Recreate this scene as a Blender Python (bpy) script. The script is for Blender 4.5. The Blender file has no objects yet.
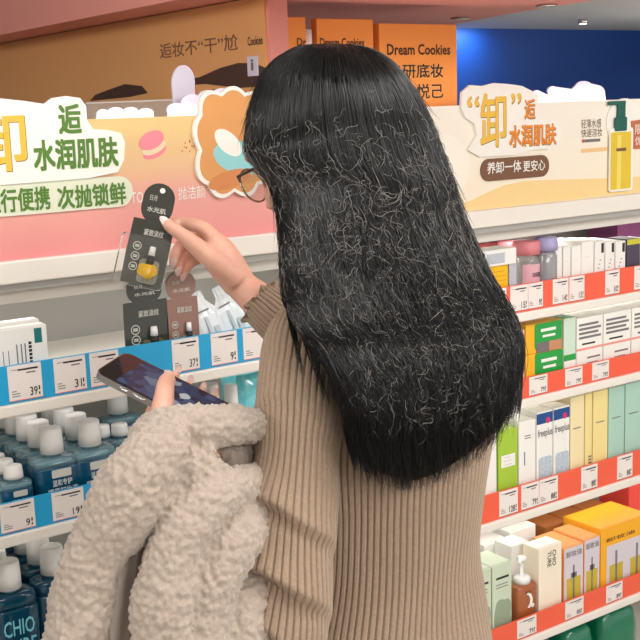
import bpy, bmesh, math, random
import numpy as np
from mathutils import Vector, Matrix, noise
random.seed(7); np.random.seed(7)
S = bpy.context.scene
COL = S.collection

# ------------------------------------------------------------------ camera
CAM_H = 1.58
FPX = 1150.0
yaw, pitch, roll = math.radians(35), math.radians(10.5), math.radians(2.0)
FW = Vector((math.sin(yaw)*math.cos(pitch), math.cos(yaw)*math.cos(pitch), -math.sin(pitch)))
_rt = Vector((math.cos(yaw), -math.sin(yaw), 0)); _up = _rt.cross(FW)
RT = _rt*math.cos(roll) - _up*math.sin(roll)
UP = _up*math.cos(roll) + _rt*math.sin(roll)
CAM = Vector((0, 0, CAM_H))
cd = bpy.data.cameras.new('camera'); cam = bpy.data.objects.new('camera', cd); COL.objects.link(cam)
cam.matrix_world = Matrix(((RT.x, UP.x, -FW.x, 0), (RT.y, UP.y, -FW.y, 0), (RT.z, UP.z, -FW.z, CAM_H), (0, 0, 0, 1)))
cd.sensor_width = 36; cd.lens = 36*FPX/640; cd.clip_start = 0.02; cd.clip_end = 60
S.camera = cam

# ------------------------------------------------------------------ light
S.view_settings.view_transform = 'Standard'; S.view_settings.look = 'None'
S.view_settings.gamma = 1; S.view_settings.use_curve_mapping = False
S.view_settings.exposure = 0.0
w = bpy.data.worlds.new('shop_light'); S.world = w; w.use_nodes = True
bg = w.node_tree.nodes['Background']; bg.inputs[0].default_value = (1.0, .97, .94, 1); bg.inputs[1].default_value = 1.0
def area(name, loc, sx, sy, e, aim=(0, 0, -1), col=(1, .965, .925)):
    l = bpy.data.lights.new(name, 'AREA'); l.shape = 'RECTANGLE'; l.size = sx; l.size_y = sy; l.energy = e; l.color = col
    o = bpy.data.objects.new(name, l); COL.objects.link(o); o.location = loc
    o.rotation_euler = Vector(aim).to_track_quat('-Z', 'Y').to_euler()
    return o
area('aisle_light', (0.3, -1.6, 2.34), 2.2, .6, 50, (.22, 1, -.42))
area('aisle_light', (2.3, -0.5, 2.34), 1.4, .5, 34, (-.05, 1, -.55))
area('aisle_light', (1.0, 0.65, 2.36), 1.6, .25, 16, (.1, .5, -1))
area('aisle_light', (-1.5, 1.3, 2.30), .8, .6, 34, (1, .32, -.24))  # unseen side lamp, strengthened and aimed to brighten the poster
area('far_fill_light', (6.5, 5.0, 2.34), 2.5, 2.5, 260, (.1, .3, -1))  # added fill, bounces off the floor to lift far ceiling and blue wall
for xa, xb, z_, e_ in ((.34, 1.40, 1.283, 1.1), (1.44, 2.7, 1.283, .9), (1.44, 2.7, 1.110, .6), (1.44, 2.7, .918, .8), (1.44, 2.7, .662, .9), (.34, 1.40, 1.110, .25), (.34, 1.40, .898, .2)):
    area('shelf_fill_light', ((xa+xb)/2, 1.731+.106, z_), xb-xa, .012, e_, (0, .12, -1))  # fill lamps added under channel and shelves to brighten back panel and goods
area('blue_wall_light', (8.9, 9.75, 2.36), .9, .15, 16, (0, .25, -1), (.55, .85, 1))
area('far_ceiling_fill_light', (11.5, 6.0, 1.9), 3.0, 3.0, 110, (-.2, 0, 1))  # unseen uplight added to brighten the far ceiling
for xa, xb, e_ in ((.35, 1.13, .25), (1.24, 2.3, .55)): area('deck_fill_light', ((xa+xb)/2, 1.731+.018, 1.5635), xb-xa, .012, e_, (0, .55, 1), (1, .95, .88))  # fill added behind the headers for boards, poster and canopy underside

# ------------------------------------------------------------------ pixel helpers (a pixel of the photograph to a point of the place)
def ray(px, py): return FW + RT*((px-320)/FPX) - UP*((py-320)/FPX)
def atY(px, py, Y): d = ray(px, py); return CAM + d*(Y/d.y)
def atZ(px, py, Z): d = ray(px, py); return CAM + d*((Z-CAM_H)/d.z)
def at(px, py, D): return CAM + ray(px, py)*D
def rect(x0, y0, x1, y1, Y):
    yc = (y0+y1)/2; xc = (x0+x1)/2
    return atY(x0, yc, Y).x, atY(x1, yc, Y).x, atY(xc, y1, Y).z, atY(xc, y0, Y).z
FH = Vector((math.sin(yaw), math.cos(yaw), 0)); RH = Vector((math.cos(yaw), -math.sin(yaw), 0)); ZU = Vector((0, 0, 1))

# ------------------------------------------------------------------ materials
def lin(c): c /= 255.0; return c/12.92 if c <= .04045 else ((c+.055)/1.055)**2.4
MATS = {}
def mat(name, rgb, rough=.5, metal=0, var=.04, scale=30, bump=0, trans=0, coat=0, spec=.5, rgb2=None, emit=0, ior=1.45):
    if name in MATS: return MATS[name]
    m = bpy.data.materials.new(name); m.use_nodes = True; MATS[name] = m
    nt = m.node_tree; b = nt.nodes['Principled BSDF']
    c = [lin(v) for v in rgb]; c2 = [lin(v) for v in rgb2] if rgb2 else [v*(1-var) for v in c]
    tc = nt.nodes.new('ShaderNodeTexCoord'); nz = nt.nodes.new('ShaderNodeTexNoise'); nz.inputs['Scale'].default_value = scale
    nt.links.new(tc.outputs['Object'], nz.inputs['Vector'])
    mx = nt.nodes.new('ShaderNodeMix'); mx.data_type = 'RGBA'
    mx.inputs[6].default_value = (*c, 1); mx.inputs[7].default_value = (*c2, 1)
    nt.links.new(nz.outputs['Fac'], mx.inputs[0]); nt.links.new(mx.outputs[2], b.inputs['Base Color'])
    b.inputs['Roughness'].default_value = rough; b.inputs['Metallic'].default_value = metal
    b.inputs['Transmission Weight'].default_value = trans; b.inputs['Coat Weight'].default_value = coat
    b.inputs['Specular IOR Level'].default_value = spec; b.inputs['IOR'].default_value = ior
    if emit: b.inputs['Emission Color'].default_value = (*c, 1); b.inputs['Emission Strength'].default_value = emit
    if bump:
        bp = nt.nodes.new('ShaderNodeBump'); bp.inputs['Strength'].default_value = bump; bp.inputs['Distance'].default_value = .002
        nt.links.new(nz.outputs['Fac'], bp.inputs['Height']); nt.links.new(bp.outputs[0], b.inputs['Normal'])
    return m
def ramp_mat(name, axis, lo, hi, stops, rough=.4, wave=0):
    """printed colour bands along an axis of the object (a printed poster ground)"""
    m = bpy.data.materials.new(name); m.use_nodes = True; MATS[name] = m
    nt = m.node_tree; b = nt.nodes['Principled BSDF']; b.inputs['Roughness'].default_value = rough
    tc = nt.nodes.new('ShaderNodeTexCoord'); sp = nt.nodes.new('ShaderNodeSeparateXYZ'); nt.links.new(tc.outputs['Object'], sp.inputs[0])
    mr = nt.nodes.new('ShaderNodeMapRange'); mr.inputs[1].default_value = lo; mr.inputs[2].default_value = hi
    src = sp.outputs['XYZ'.index(axis)]
    if wave:
        nz = nt.nodes.new('ShaderNodeTexNoise'); nz.inputs['Scale'].default_value = 4; nt.links.new(tc.outputs['Object'], nz.inputs['Vector'])
        ma = nt.nodes.new('ShaderNodeMath'); ma.operation = 'MULTIPLY_ADD'; ma.inputs[1].default_value = wave
        nt.links.new(nz.outputs['Fac'], ma.inputs[0]); nt.links.new(src, ma.inputs[2]); src = ma.outputs[0]
    nt.links.new(src, mr.inputs[0])
    cr = nt.nodes.new('ShaderNodeValToRGB'); nt.links.new(mr.outputs[0], cr.inputs[0])
    while len(cr.color_ramp.elements) < len(stops): cr.color_ramp.elements.new(.5)
    for e, (p, c) in zip(cr.color_ramp.elements, stops): e.position = p; e.color = (*[lin(v) for v in c], 1)
    nt.links.new(cr.outputs[0], b.inputs['Base Color'])
    return m

WHITE = mat('white_card', (240, 238, 232), .5)
WPLA = mat('white_plastic', (240, 240, 238), .32, coat=.2)
GREY = mat('grey_metal_panel', (176, 174, 168), .45, var=.08, scale=6)
SHELFW = mat('shelf_enamel', (236, 230, 220), .4)
PAPER = mat('price_paper', (235, 226, 220), .6)
INK = mat('black_ink', (38, 36, 36), .5)
GINK = mat('grey_ink', (120, 116, 116), .5)
BLUE = mat('rail_blue', (38, 164, 214), .35)
RED = mat('rail_coral', (240, 98, 70), .4)
RED2 = mat('rail_salmon', (238, 112, 92), .4)

# ------------------------------------------------------------------ mesh builder
_txt = {}
def text_mesh(body, bold):
    k = (body, bold)
    if k not in _txt:
        cu = bpy.data.curves.new('t', 'FONT'); cu.body = body; cu.offset = bold; cu.fill_mode = 'FRONT'; cu.resolution_u = 2
        o = bpy.data.objects.new('t', cu); COL.objects.link(o)
        me = bpy.data.meshes.new_from_object(o.evaluated_get(bpy.context.evaluated_depsgraph_get()))
        V = np.array([v.co[:2] for v in me.vertices]); F = [tuple(p.vertices) for p in me.polygons]
        bpy.data.objects.remove(o); bpy.data.curves.remove(cu); bpy.data.meshes.remove(me)
        mn, mx = V.min(0), V.max(0)
        _txt[k] = ((V-mn)/np.maximum(mx-mn, 1e-6), F, (mx-mn))
    return _txt[k]

class MB:
    def __init__(s): s.v = []; s.f = []; s.m = []; s.sm = []; s.mats = []
    def mi(s, m):
        if m not in s.mats: s.mats.append(m)
        return s.mats.index(m)
    def raw(s, V, F, m, smooth=False):
        n = len(s.v); s.v += [tuple(v) for v in V]; i = s.mi(m)
        for f in F: s.f.append(tuple(n+k for k in f)); s.m.append(i); s.sm.append(smooth)
        return s
    def box(s, x0, x1, y0, y1, z0, z1, m, bev=0, seg=2, smooth=False):
        if x0 > x1: x0, x1 = x1, x0
        if bev <= 0:
            V = [(x, y, z) for z in (z0, z1) for y in (y0, y1) for x in (x0, x1)]
            return s.raw(V, [(0, 2, 3, 1), (4, 5, 7, 6), (0, 1, 5, 4), (2, 6, 7, 3), (0, 4, 6, 2), (1, 3, 7, 5)], m)
        bm = bmesh.new(); bmesh.ops.create_cube(bm, size=1)
        for v in bm.verts: v.co = Vector(((x0+x1)/2+v.co.x*(x1-x0), (y0+y1)/2+v.co.y*(y1-y0), (z0+z1)/2+v.co.z*(z1-z0)))
        bmesh.ops.bevel(bm, geom=bm.edges[:], offset=bev, segments=seg, profile=.5, affect='EDGES')
        bm.verts.index_update(); s.raw([v.co[:] for v in bm.verts], [[v.index for v in f.verts] for f in bm.faces], m, smooth); bm.free()
        return s
    def lathe(s, prof, m, c=(0, 0, 0), n=24, sx=1, sy=1, smooth=True, power=2):
        """profile [(r, z)] round z; power>2 gives a squarer plan"""
        V = []; F = []
        for r, z in prof:
            for k in range(n):
                a = 2*math.pi*k/n; ca, sa = math.cos(a), math.sin(a)
                q = (abs(ca)**power + abs(sa)**power)**(-1/power)
                V.append((c[0]+r*sx*ca*q, c[1]+r*sy*sa*q, c[2]+z))
        for j in range(len(prof)-1):
            for k in range(n):
                k2 = (k+1) % n; F.append((j*n+k, j*n+k2, (j+1)*n+k2, (j+1)*n+k))
        F.append(tuple(range(n))[::-1]); F.append(tuple((len(prof)-1)*n+k for k in range(n)))
        return s.raw(V, F, m, smooth)
    def tube(s, path, rad, m, n=10, smooth=True, cap=True):
        P = [Vector(p) for p in path]; V = []; F = []
        if not hasattr(rad, '__len__'): rad = [rad]*len(P)
        t0 = (P[1]-P[0]).normalized(); u = t0.orthogonal().normalized()
        for i, p in enumerate(P):
            t = (P[min(i+1, len(P)-1)]-P[max(i-1, 0)]).normalized(); u = (u-t*u.dot(t)).normalized(); v = t.cross(u)
            for k in range(n):
                a = 2*math.pi*k/n; V.append(p+(u*math.cos(a)+v*math.sin(a))*rad[i])
        for j in range(len(P)-1):
            for k in range(n):
                k2 = (k+1) % n; F.append((j*n+k, j*n+k2, (j+1)*n+k2, (j+1)*n+k))
        if cap: F.append(tuple(range(n))[::-1]); F.append(tuple((len(P)-1)*n+k for k in range(n)))
        return s.raw(V, F, m, smooth)
    def prism(s, pts, O, U, W, N, d, m, m_side=None):
        """outline pts (u, w) on a frame, thickness d along N (front at O + N*d)"""
        O, U, W, N = Vector(O), Vector(U), Vector(W), Vector(N); n = len(pts)
        A = [O+U*p[0]+W*p[1] for p in pts]; B = [a+N*d for a in A]
        s.raw(A+B, [tuple(range(n))[::-1]], m_side or m)
        s.raw(B, [tuple(range(n))], m)
        s.raw(A+B, [(k, (k+1) % n, n+(k+1) % n, n+k) for k in range(n)], m_side or m)
        return s
    def text(s, body, x0, x1, z0, z1, Y, m, bold=0, U=None, W=None, N=None, O=None, d=.0006):
        """lettering fitted into a rectangle of a plane facing -Y, or of the frame O,U,W,N"""
        V, F, sz = text_mesh(body, 0)
        if bold:
            nch = max(1, len(body)); bx = bold*.55*(x1-x0)/nch; bz = bold*.55*(z1-z0)
            for i, (p, q) in enumerate(((-1, -1), (1, -1), (1, 1), (-1, 1))): s.text(body, x0+bx+p*bx, x1-bx+p*bx, z0+bz+q*bz, z1-bz+q*bz, Y, m, 0, U, W, N, O, d+.00002*(i+1))
            return s
        if O is None: P = [(x0+a*(x1-x0), Y-d, z0+b*(z1-z0)) for a, b in V]
        else:
            O, U, W, N = Vector(O), Vector(U), Vector(W), Vector(N); P = [O+U*(x0+a*(x1-x0))+W*(z0+b*(z1-z0))+N*d for a, b in V]
        return s.raw(P, F, m)
    def build(s, name, parent=None, base=None, smooth_all=None):
        me = bpy.data.meshes.new(name)
        b = np.array(base if base is not None else (0, 0, 0), float)
        if parent is not None and base is None: b = np.array(parent['_b'])
        V = np.array([tuple(v) for v in s.v], float) - b
        me.from_pydata(V.tolist(), [], s.f); me.update()
        for m in s.mats: me.materials.append(m)
        me.polygons.foreach_set('material_index', s.m); me.polygons.foreach_set('use_smooth', s.sm)
        o = bpy.data.objects.new(name, me); COL.objects.link(o)
        if parent is not None: o.parent = parent
        else: o.location = b
        o['_b'] = [float(x) for x in b]
        return o
def tag(o, label=None, cat=None, group=None, kind=None):
    if label: o['label'] = label
    if cat: o['category'] = cat
    if group: o['group'] = group
    if kind: o['kind'] = kind
    return o
def thing(name, loc, label, cat, group=None):
    o = bpy.data.objects.new(name, None); COL.objects.link(o); o.location = loc; o.empty_display_size = .02
    o['_b'] = [float(x) for x in loc]
    return tag(o, label, cat, group)
def copy_thing(o, loc, label=None, group=None, rotz=None):
    c = o.copy(); COL.objects.link(c); c.location = loc
    if rotz is not None: c.rotation_euler[2] = rotz
    if label: c['label'] = label
    if group: c['group'] = group
    for ch in list(o.children):
        k = ch.copy(); COL.objects.link(k); k.parent = c
        for g in list(ch.children):
            q = g.copy(); COL.objects.link(q); q.parent = k
    return c
def struct(mb, name): o = mb.build(name); o['kind'] = 'structure'; return o
UX, UN = Vector((1, 0, 0)), Vector((0, -1, 0))
def cloud(x0, x1, z0, z1, n, amp, seed=0):
    """a wavy die-cut outline inside a rectangle"""
    rnd = random.Random(seed); pts = []; cx, cz = (x0+x1)/2, (z0+z1)/2; N = 96
    for k in range(N):
        a = 2*math.pi*k/N; ca, sa = math.cos(a), math.sin(a); q = (abs(ca)**3.2+abs(sa)**3.2)**(-1/3.2)
        r = 1-amp+amp*abs(math.sin(a*n/2+seed))
        pts.append((cx+(x1-x0)/2*ca*q*r, cz+(z1-z0)/2*sa*q*r))
    return pts
def rrect(x0, x1, z0, z1, r, n=6):
    pts = []
    for (cx, cz, a0) in ((x1-r, z0+r, -90), (x1-r, z1-r, 0), (x0+r, z1-r, 90), (x0+r, z0+r, 180)):
        for k in range(n+1):
            a = math.radians(a0+90*k/n); pts.append((cx+r*math.cos(a), cz+r*math.sin(a)))
    return pts
# ================================================================== SETTING
Y0 = 1.731                                    # front plane of the shelf rails
YB = Y0+.40
struct(MB().box(-3, 16, -3, 10.2, -.06, 0, mat('floor_tile', (205, 196, 184), .35, var=.1, scale=3)), 'floor')
struct(MB().box(-3, 16, -3, 10.2, 2.40, 2.46, mat('ceiling_paint', (196, 196, 194), .8)), 'ceiling')
struct(MB().box(-3, 16, 10, 10.1, 0, 2.40, mat('blue_wall_paint', (10, 66, 146), .5, var=.15, scale=1.2)), 'wall_back')
WALLP = mat('pale_wall_paint', (214, 208, 200), .7)
struct(MB().box(14, 14.1, -3, 10, 0, 2.40, WALLP), 'wall_right'); struct(MB().box(-3.1, -3, -3, 10, 0, 2.40, WALLP), 'wall_left')
PINK = mat('pink_paint', (226, 150, 138), .6)
# pink partition that carries the canopy: stands on the deck, and behind the unit down to the floor
struct(MB().box(1.165, 1.205, 1.79, YB+.022, 1.562, 1.78, PINK).box(1.165, 1.205, YB+.024, 3.6, 0, 1.78, PINK), 'wall_partition')
mb = MB(); cp = [(1.05, 1.2), (1.88, 1.2), (1.93, 1.71), (1.985, 1.97), (2.12, 2.41), (2.3, 3.0), (1.05, 3.6)]
mb.prism(cp, (0, 0, 1.781), (1, 0, 0), (0, 1, 0), (0, 0, 1), .10, PINK); struct(mb, 'trim_canopy')
# small downlights
HOUS = mat('chrome_ring', (205, 200, 195), .25, metal=.8); LAMP = mat('lamp_glow', (255, 244, 225), .4, emit=6)
for k, (px, py, lb) in enumerate([(460, 18, 'small recessed downlight in the pink canopy, the farther one above the sign'), (547, 5, 'small bright recessed downlight in the pink canopy nearest the right')]):
    p = atZ(px, py, 1.78); t = thing('downlight', (p.x, p.y, 1.781), lb, 'ceiling light', 'canopy downlights')
    MB().lathe([(.012, -.003), (.022, -.004), (.024, -.0005), (.012, -.0005)], HOUS, p).build('ring', t)
    MB().lathe([(.0005, -.002), (.0115, -.002), (.0115, -.0006), (.0005, -.0006)], LAMP, p).build('lamp', t)
for px, py, lb in [(583, 19, 'ceiling light far away above the blue wall')]:
    p = atZ(px, py, 2.40); t = thing('ceiling_spotlight', (p.x, p.y, 2.4), lb, 'ceiling light')
    MB().lathe([(.04, -.05), (.05, -.05), (.05, 0), (.04, 0)], HOUS, p).build('housing', t); MB().lathe([(.001, -.052), (.039, -.052), (.039, -.04), (.001, -.04)], LAMP, p).build('lamp', t)

# ================================================================== SHELVING
SH = {'L': (.30, 1.415, (.915, .972), (.67, .725)), 'R': (1.417, 2.75, (.935, .987), (.672, .745))}
Z1 = (1.134, 1.196)
def unit(x0, x1, strips, railmat, lb):
    t = thing('shelving_unit', ((x0+x1)/2, YB, 0), lb, 'shelving unit', 'gondola shelving bays')
    MB().box(x0, x1, YB, YB+.02, .02, 1.555, GREY).build('back_panel', t)
    MB().box(x0, x1, Y0+.03, YB-.001, 0, .10, SHELFW).build('plinth', t)
    MB().box(x0, x1, Y0+.004, YB+.02, 1.5555, 1.5615, SHELFW).build('deck', t)
    for X in (x0+.002, x1-.022): MB().box(X, X+.02, YB-.03, YB-.001, .10, 1.555, GREY, .002).build('upright', t)
    # header channel: white aluminium profile below the advertising panel
    MB().box(x0, x1, Y0-.014, Y0+.03, 1.326, 1.362, SHELFW, .003).box(x0, x1, Y0-.002, Y0+.20, 1.314, 1.3265, GREY).box(x0, x1, Y0+.036, Y0+.20, 1.288, 1.3135, SHELFW, .002).build('header_channel', t)
    MB().box(x0+.03, x1-.03, Y0+.10, Y0+.112, 1.2845, 1.2878, WPLA).build('added_light_strip', t)  # made-up strip standing in for the source of the added shelf fill
    for za, zb in strips:
        MB().box(x0, x1, Y0+.006, YB-.031, za-.002, za+.016, SHELFW, .002).box(x0, x1, Y0-.006, Y0+.02, za-.020, za, SHELFW, .003).build('shelf', t)
        MB().box(x0, x1, Y0, Y0+.0045, za+.0005, zb, railmat).build('price_rail', t)
    return t
SL = [Z1, (.922, .975), (.655, .71), (.385, .44)]
SR = [Z1[:1]+(1.194,), (.942, .988), (.686, .748), (.385, .434)]
unit(.30, 1.4155, SL, BLUE, 'white metal shelving bay with blue price rails behind the blue bottles')
unit(1.4165, 2.75, SR, RED, 'white metal shelving bay with coral red price rails behind the cartons')
zs = lambda s: s[0]+.0162                      # standing height on a shelf

# ---- price tags
def price_tag(px0, px1, strip, num, lb, small=False):
    za, zb = strip; zc = (za+zb)/2; py = None
    yc = 320
    # find the pixel row of the strip here
    for it in range(40):
        p = atY((px0+px1)/2, yc, Y0); yc += (p.z-zc)*450
    x0, x1 = atY(px0, yc, Y0).x, atY(px1, yc, Y0).x
    t = MB(); h0, h1 = za+.004, zb-.001; w_ = x1-x0; Yf = Y0-.0012
    t.box(x0, x1, Yf, Y0-.0002, h0, h1, PAPER)
    hh = h1-h0
    t.box(x0+.30*w_, x1-.1*w_, Yf-.0003, Yf, h1-.16*hh, h1-.11*hh, INK)
    t.box(x0+.1*w_, x0+.5*w_, Yf-.0003, Yf, h1-.13*hh, h1-.115*hh, GINK)
    t.box(x0+.55*w_, x1-.18*w_, Yf-.0003, Yf, h1-.26*hh, h1-.22*hh, GINK)
    for q in (.12, .19, .26): t.box(x0+.08*w_, x0+(.22+.1*(q < .2))*w_, Yf-.0003, Yf, h0+q*hh, h0+(q+.025)*hh, GINK)
    t.box(x0, x1, Yf-.0003, Yf, h0, h0+.02*hh, RED2 if strip in SL else GINK)
    nw = .10*len(num)
    t.text(num, x1-(.16+nw)*w_-.02*w_, x1-.16*w_, h0+.09*hh, h0+.34*hh, Yf, INK, .02)
    t.box(x1-.12*w_, x1-.08*w_, Yf-.0003, Yf, h0+.22*hh, h0+.34*hh, INK).box(x1-.12*w_, x1-.08*w_, Yf-.0003, Yf, h0+.09*hh, h0+.16*hh, INK)
    o = t.build('price_tag', base=((x0+x1)/2, Y0, za)); tag(o, lb, 'price tag', 'price tags in the blue rails' if strip in SL else 'price tags in the coral rails')
for a in [(8, 42, SL[0], '39', 'price tag reading 39 on the blue rail under the white carton'),
          (54, 86, SL[0], '31', 'price tag reading 31 on the blue rail, left of the phone'),
          (90, 119, SL[0], '29', 'price tag on the blue rail partly hidden by the phone'),
          (172, 199, SL[0], '37', 'price tag reading 37 below the brown sachet'),
          (211, 237, SL[0], '9', 'price tag reading 9 below the first white pouch'),
          (243, 271, SL[0], '9', 'price tag reading 9 beside the beige sleeve cuff'),
          (0, 35, SL[1], '9', 'price tag reading 9 under the small blue bottle'),
          (52, 84, SL[1], '19', 'price tag reading 19 under the large blue bottle'),
          (494, 506, SR[0], '19', 'price tag under the yellow box, half hidden by the hair'),
          (510, 527.5, SR[0], '15', 'price tag under the pink capped bottle, left of a pair'),
          (528, 542.5, SR[0], '9', 'price tag directly under the lilac capped bottle'),
          (552.5, 568, SR[0], '14', 'price tag under the two small white cartons on the top shelf'),
          (569, 584, SR[0], '15', 'price tag under the third small white carton on the top shelf'),
          (605, 619, SR[0], '10', 'price tag under the cartons with black marks'),
          (634, 650, SR[0], '12', 'price tag at the right photo edge on the top coral rail'),
          (529, 547, SR[1], '79', 'price tag under the green fronted boxes'),
          (565, 582, SR[1], '79', 'price tag under the first white carton with a pink line'),
          (592, 608.5, SR[1], '79', 'price tag under the middle white carton with a pink line'),
          (499, 517.5, SR[2], '128', 'price tag under the lime green box'),
          (521, 538.5, SR[2], '79', 'price tag under the plain white box, left of a joined pair'),
          (539, 557.5, SR[2], '88', 'price tag under the boxes with blue patterns'),
          (581, 597, SR[2], '88', 'price tag under the cream boxes'),
          (617, 632, SR[2], '88', 'price tag under the mint green boxes'),
          (517, 536, SR[3], '79', 'price tag under the orange pump bottle'),
          (565, 583, SR[3], '88', 'price tag under the orange topped oil boxes'),
          (606, 622, SR[3], '89', 'price tag under the yellow display carton')]:
    price_tag(*a)

# ================================================================== ADVERTISING HEADERS
ZH0, ZH1 = 1.3622, 1.573
YH = Y0-.004                                   # panel front
def board(t, pts_px, name, edge, face, th=.006, Y=None, inset=None):
    pass
GREEN = mat('olive_green_ink', (84, 128, 44), .5); GREEN2 = mat('pale_green_pill', (226, 230, 206), .5); ORG = mat('orange_ink', (232, 140, 34), .45)
GOLD = mat('gold_yellow_ink', (236, 190, 66), .4); BRN = mat('brown_print', (122, 84, 58), .5); CREAMW = mat('die_cut_white', (246, 243, 234), .45)
DKBRN = mat('dark_brown_edge', (90, 58, 34), .5); TAN = mat('tan_print', (226, 160, 92), .5, var=.12, scale=14); AQUA = mat('aqua_print', (150, 212, 214), .5); PINKP = mat('macaron_pink', (240, 140, 152), .5); CREAM = mat('macaron_cream', (236, 216, 176), .5)
PEACH = mat('peach_print', (214, 138, 80), .5)

t = thing('header_sign', (.86, Y0, ZH0), 'long pink and yellow advertising header with green lettering above the blue rails', 'sign', 'header signs')
MB().box(.32, 1.414, YH, YH+.006, ZH0, ZH1, ramp_mat('yellow_to_pink_print', 'Z', 0, .21, [(0, (236, 150, 148)), (.42, (234, 168, 154)), (.62, (231, 188, 142)), (.9, (228, 195, 130))], .4)).build('panel', t)
# die-cut lettering board
x0, x1, za, zb = rect(-40, 99, 127, 180, YH-.006)
mb = MB(); pts = [(p.x, p.z) for p in (atY(*q, YH-.006) for q in ((-36, 186), (-40, 112), (-12, 97), (25, 101), (44, 104), (52, 98), (66, 96), (80, 98), (86, 106), (87, 120), (93, 129), (108, 130), (121, 133), (125, 142), (124, 160), (118, 172), (90, 178), (40, 182), (0, 185)))][::-1]; mb.prism(pts, (0, YH-.0005, 0), UX, ZU, UN, .006, CREAMW)
mb2 = MB()
for body, r, m, bld in (('卸', (-28, 112, 26, 172), GOLD, .03), ('逅', (58, 104, 81, 134), GREEN, .05), ('水润肌肤', (33, 138, 118, 169), GREEN, .055)):
    q = rect(*r, YH-.0065)
    mb2.text(body, q[0]+.001, q[1]+.001, q[2]-.001, q[3]-.001, YH-.0066, DKBRN if m is GOLD else GREEN2, bld, d=.0002)
    mb2.text(body, *q, YH-.0066, m, bld)
mb.build('lettering_board', t); mb2.build('lettering', t)
x0, x1, za, zb = rect(-40, 181, 133, 213, YH-.003)
mb = MB().prism(rrect(x0, x1, za, zb, (zb-za)*.48), (0, YH-.0005, 0), UX, ZU, UN, .003, GREEN2); pill = mb.build('slogan_pill', t)
mb = MB()
for body, r in (('随行便携', (-16, 188, 50, 212)), ('次抛锁鲜', (57, 184, 126, 207))): mb.text(body, *rect(*r, YH-.0036), YH-.0036, GREEN, .045)
mb.build('lettering', pill)
mb = MB(); mb.text('抛洁颜', *rect(178, 186, 205, 199, YH), YH, CREAMW, 0); mb.text('TO', *rect(131, 192, 143, 203, YH), YH, CREAMW, 0); mb.build('faint_lettering', t)
# macaron printed on the panel
mb = MB()
x0, x1, za, zb = rect(138, 131, 166, 158, YH)
el = lambda cx, cz, rx, rz, rot=0, n=40: [(cx+rx*math.cos(a)*math.cos(rot)-rz*math.sin(a)*math.sin(rot), cz+rx*math.cos(a)*math.sin(rot)+rz*math.sin(a)*math.cos(rot)) for a in [2*math.pi*k/n for k in range(n)]]
cx, cz = (x0+x1)/2, (za+zb)/2; w_, h_ = x1-x0, zb-za
mb.prism(el(cx+.004, cz-.28*h_, .44*w_, .22*h_, .35), (0, YH-.0001, 0), UX, ZU, UN, .0004, PINKP)
mb.prism(el(cx+.003, cz-.12*h_, .45*w_, .22*h_, .35), (0, YH-.0003, 0), UX, ZU, UN, .0005, CREAM)
mb.prism(el(cx-.001, cz+.16*h_, .47*w_, .33*h_, .35), (0, YH-.0005, 0), UX, ZU, UN, .0006, PINKP)
mb.build('macaron_print', t); mb = MB(); rnd = random.Random(3)
for k in range(9):
    q = atY(182+rnd.random()*12, 140+rnd.random()*13, YH); mb.prism(el(q.x, q.z, .0016, .0011, k), (0, YH-.0001, 0), UX, ZU, UN, .0004, mat('crumb_red', (196, 92, 72), .5))
mb.build('crumb_print', t)
# plain die-cut tan card with a white rim and an aqua band
mb = MB()
x0, x1, za, zb = rect(194, 86, 272, 198, YH-.008)
mb.prism(cloud(x0, x1, za, zb, 9, .12, 1), (0, YH-.0008, 0), UX, ZU, UN, .0072, CREAMW); cb = mb.build('die_cut_card', t)
mb = MB(); g = .007
mb.prism(cloud(x0+g, x1-g, za+g, zb-g, 9, .12, 1), (0, YH-.0081, 0), UX, ZU, UN, .0004, TAN)
mb.prism(el((x0+x1)/2+.01, za+.36*(zb-za), .34*(x1-x0), .15*(zb-za), -.25), (0, YH-.0086, 0), UX, ZU, UN, .0003, AQUA)
mb.prism(el((x0+x1)/2-.012, za+.50*(zb-za), .20*(x1-x0), .09*(zb-za), -.7), (0, YH-.009, 0), UX, ZU, UN, .0003, CREAMW)
mb.prism(el((x0+x1)/2-.012, za+.17*(zb-za), .28*(x1-x0), .08*(zb-za), .2), (0, YH-.0088, 0), UX, ZU, UN, .0003, PEACH)
mb.build('printed_face', cb)

t = thing('header_sign', (2.0, Y0, ZH0), 'cream advertising header with orange lettering and a yellow bottle cutout above the coral rails', 'sign', 'header signs')
MB().box(1.418, 2.75, YH, YH+.006, ZH0, ZH1, ramp_mat('cream_wave_print', 'Z', 0, .21, [(0, (246, 232, 206)), (.4, (246, 236, 216)), (.9, (244, 238, 224))], .4)).build('panel', t)
mb = MB(); mb.prism(el(atY(437, 168, YH).x, atY(437, 168, YH).z, .088, .068), (0, YH-.0001, 0), UX, ZU, UN, .0004, mat('pale_circle_print', (250, 244, 228), .5)); mb.build('circle_print', t)
mb = MB(); pts = [atY(*p, YH) for p in ((448, 207), (470, 201), (488, 192), (505, 185), (524, 181), (548, 180), (580, 179), (615, 178), (660, 175), (720, 172))]
mb.prism([(1.44, ZH0+.001)]+[(2.74, ZH0+.001), (2.74, pts[-1].z)]+[(p.x, p.z) for p in pts[::-1]], (0, YH-.0002, 0), UX, ZU, UN, .0003, mat('honey_wave_print', (246, 214, 150), .45)).build('wave_print', t)
mb = MB()
pts = []
for px, py in [(468, 150), (477, 135), (475, 124), (466, 118), (461, 108), (462, 92), (470, 85), (482, 86), (494, 83), (508, 84), (522, 86), (532, 91), (538, 96), (538, 112), (545, 120), (556, 122), (561, 130), (560, 143), (550, 149), (530, 150), (515, 155), (495, 156), (480, 157)][::-1]:
    q = atY(px, py, YH-.006); pts.append((q.x, q.z))
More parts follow.
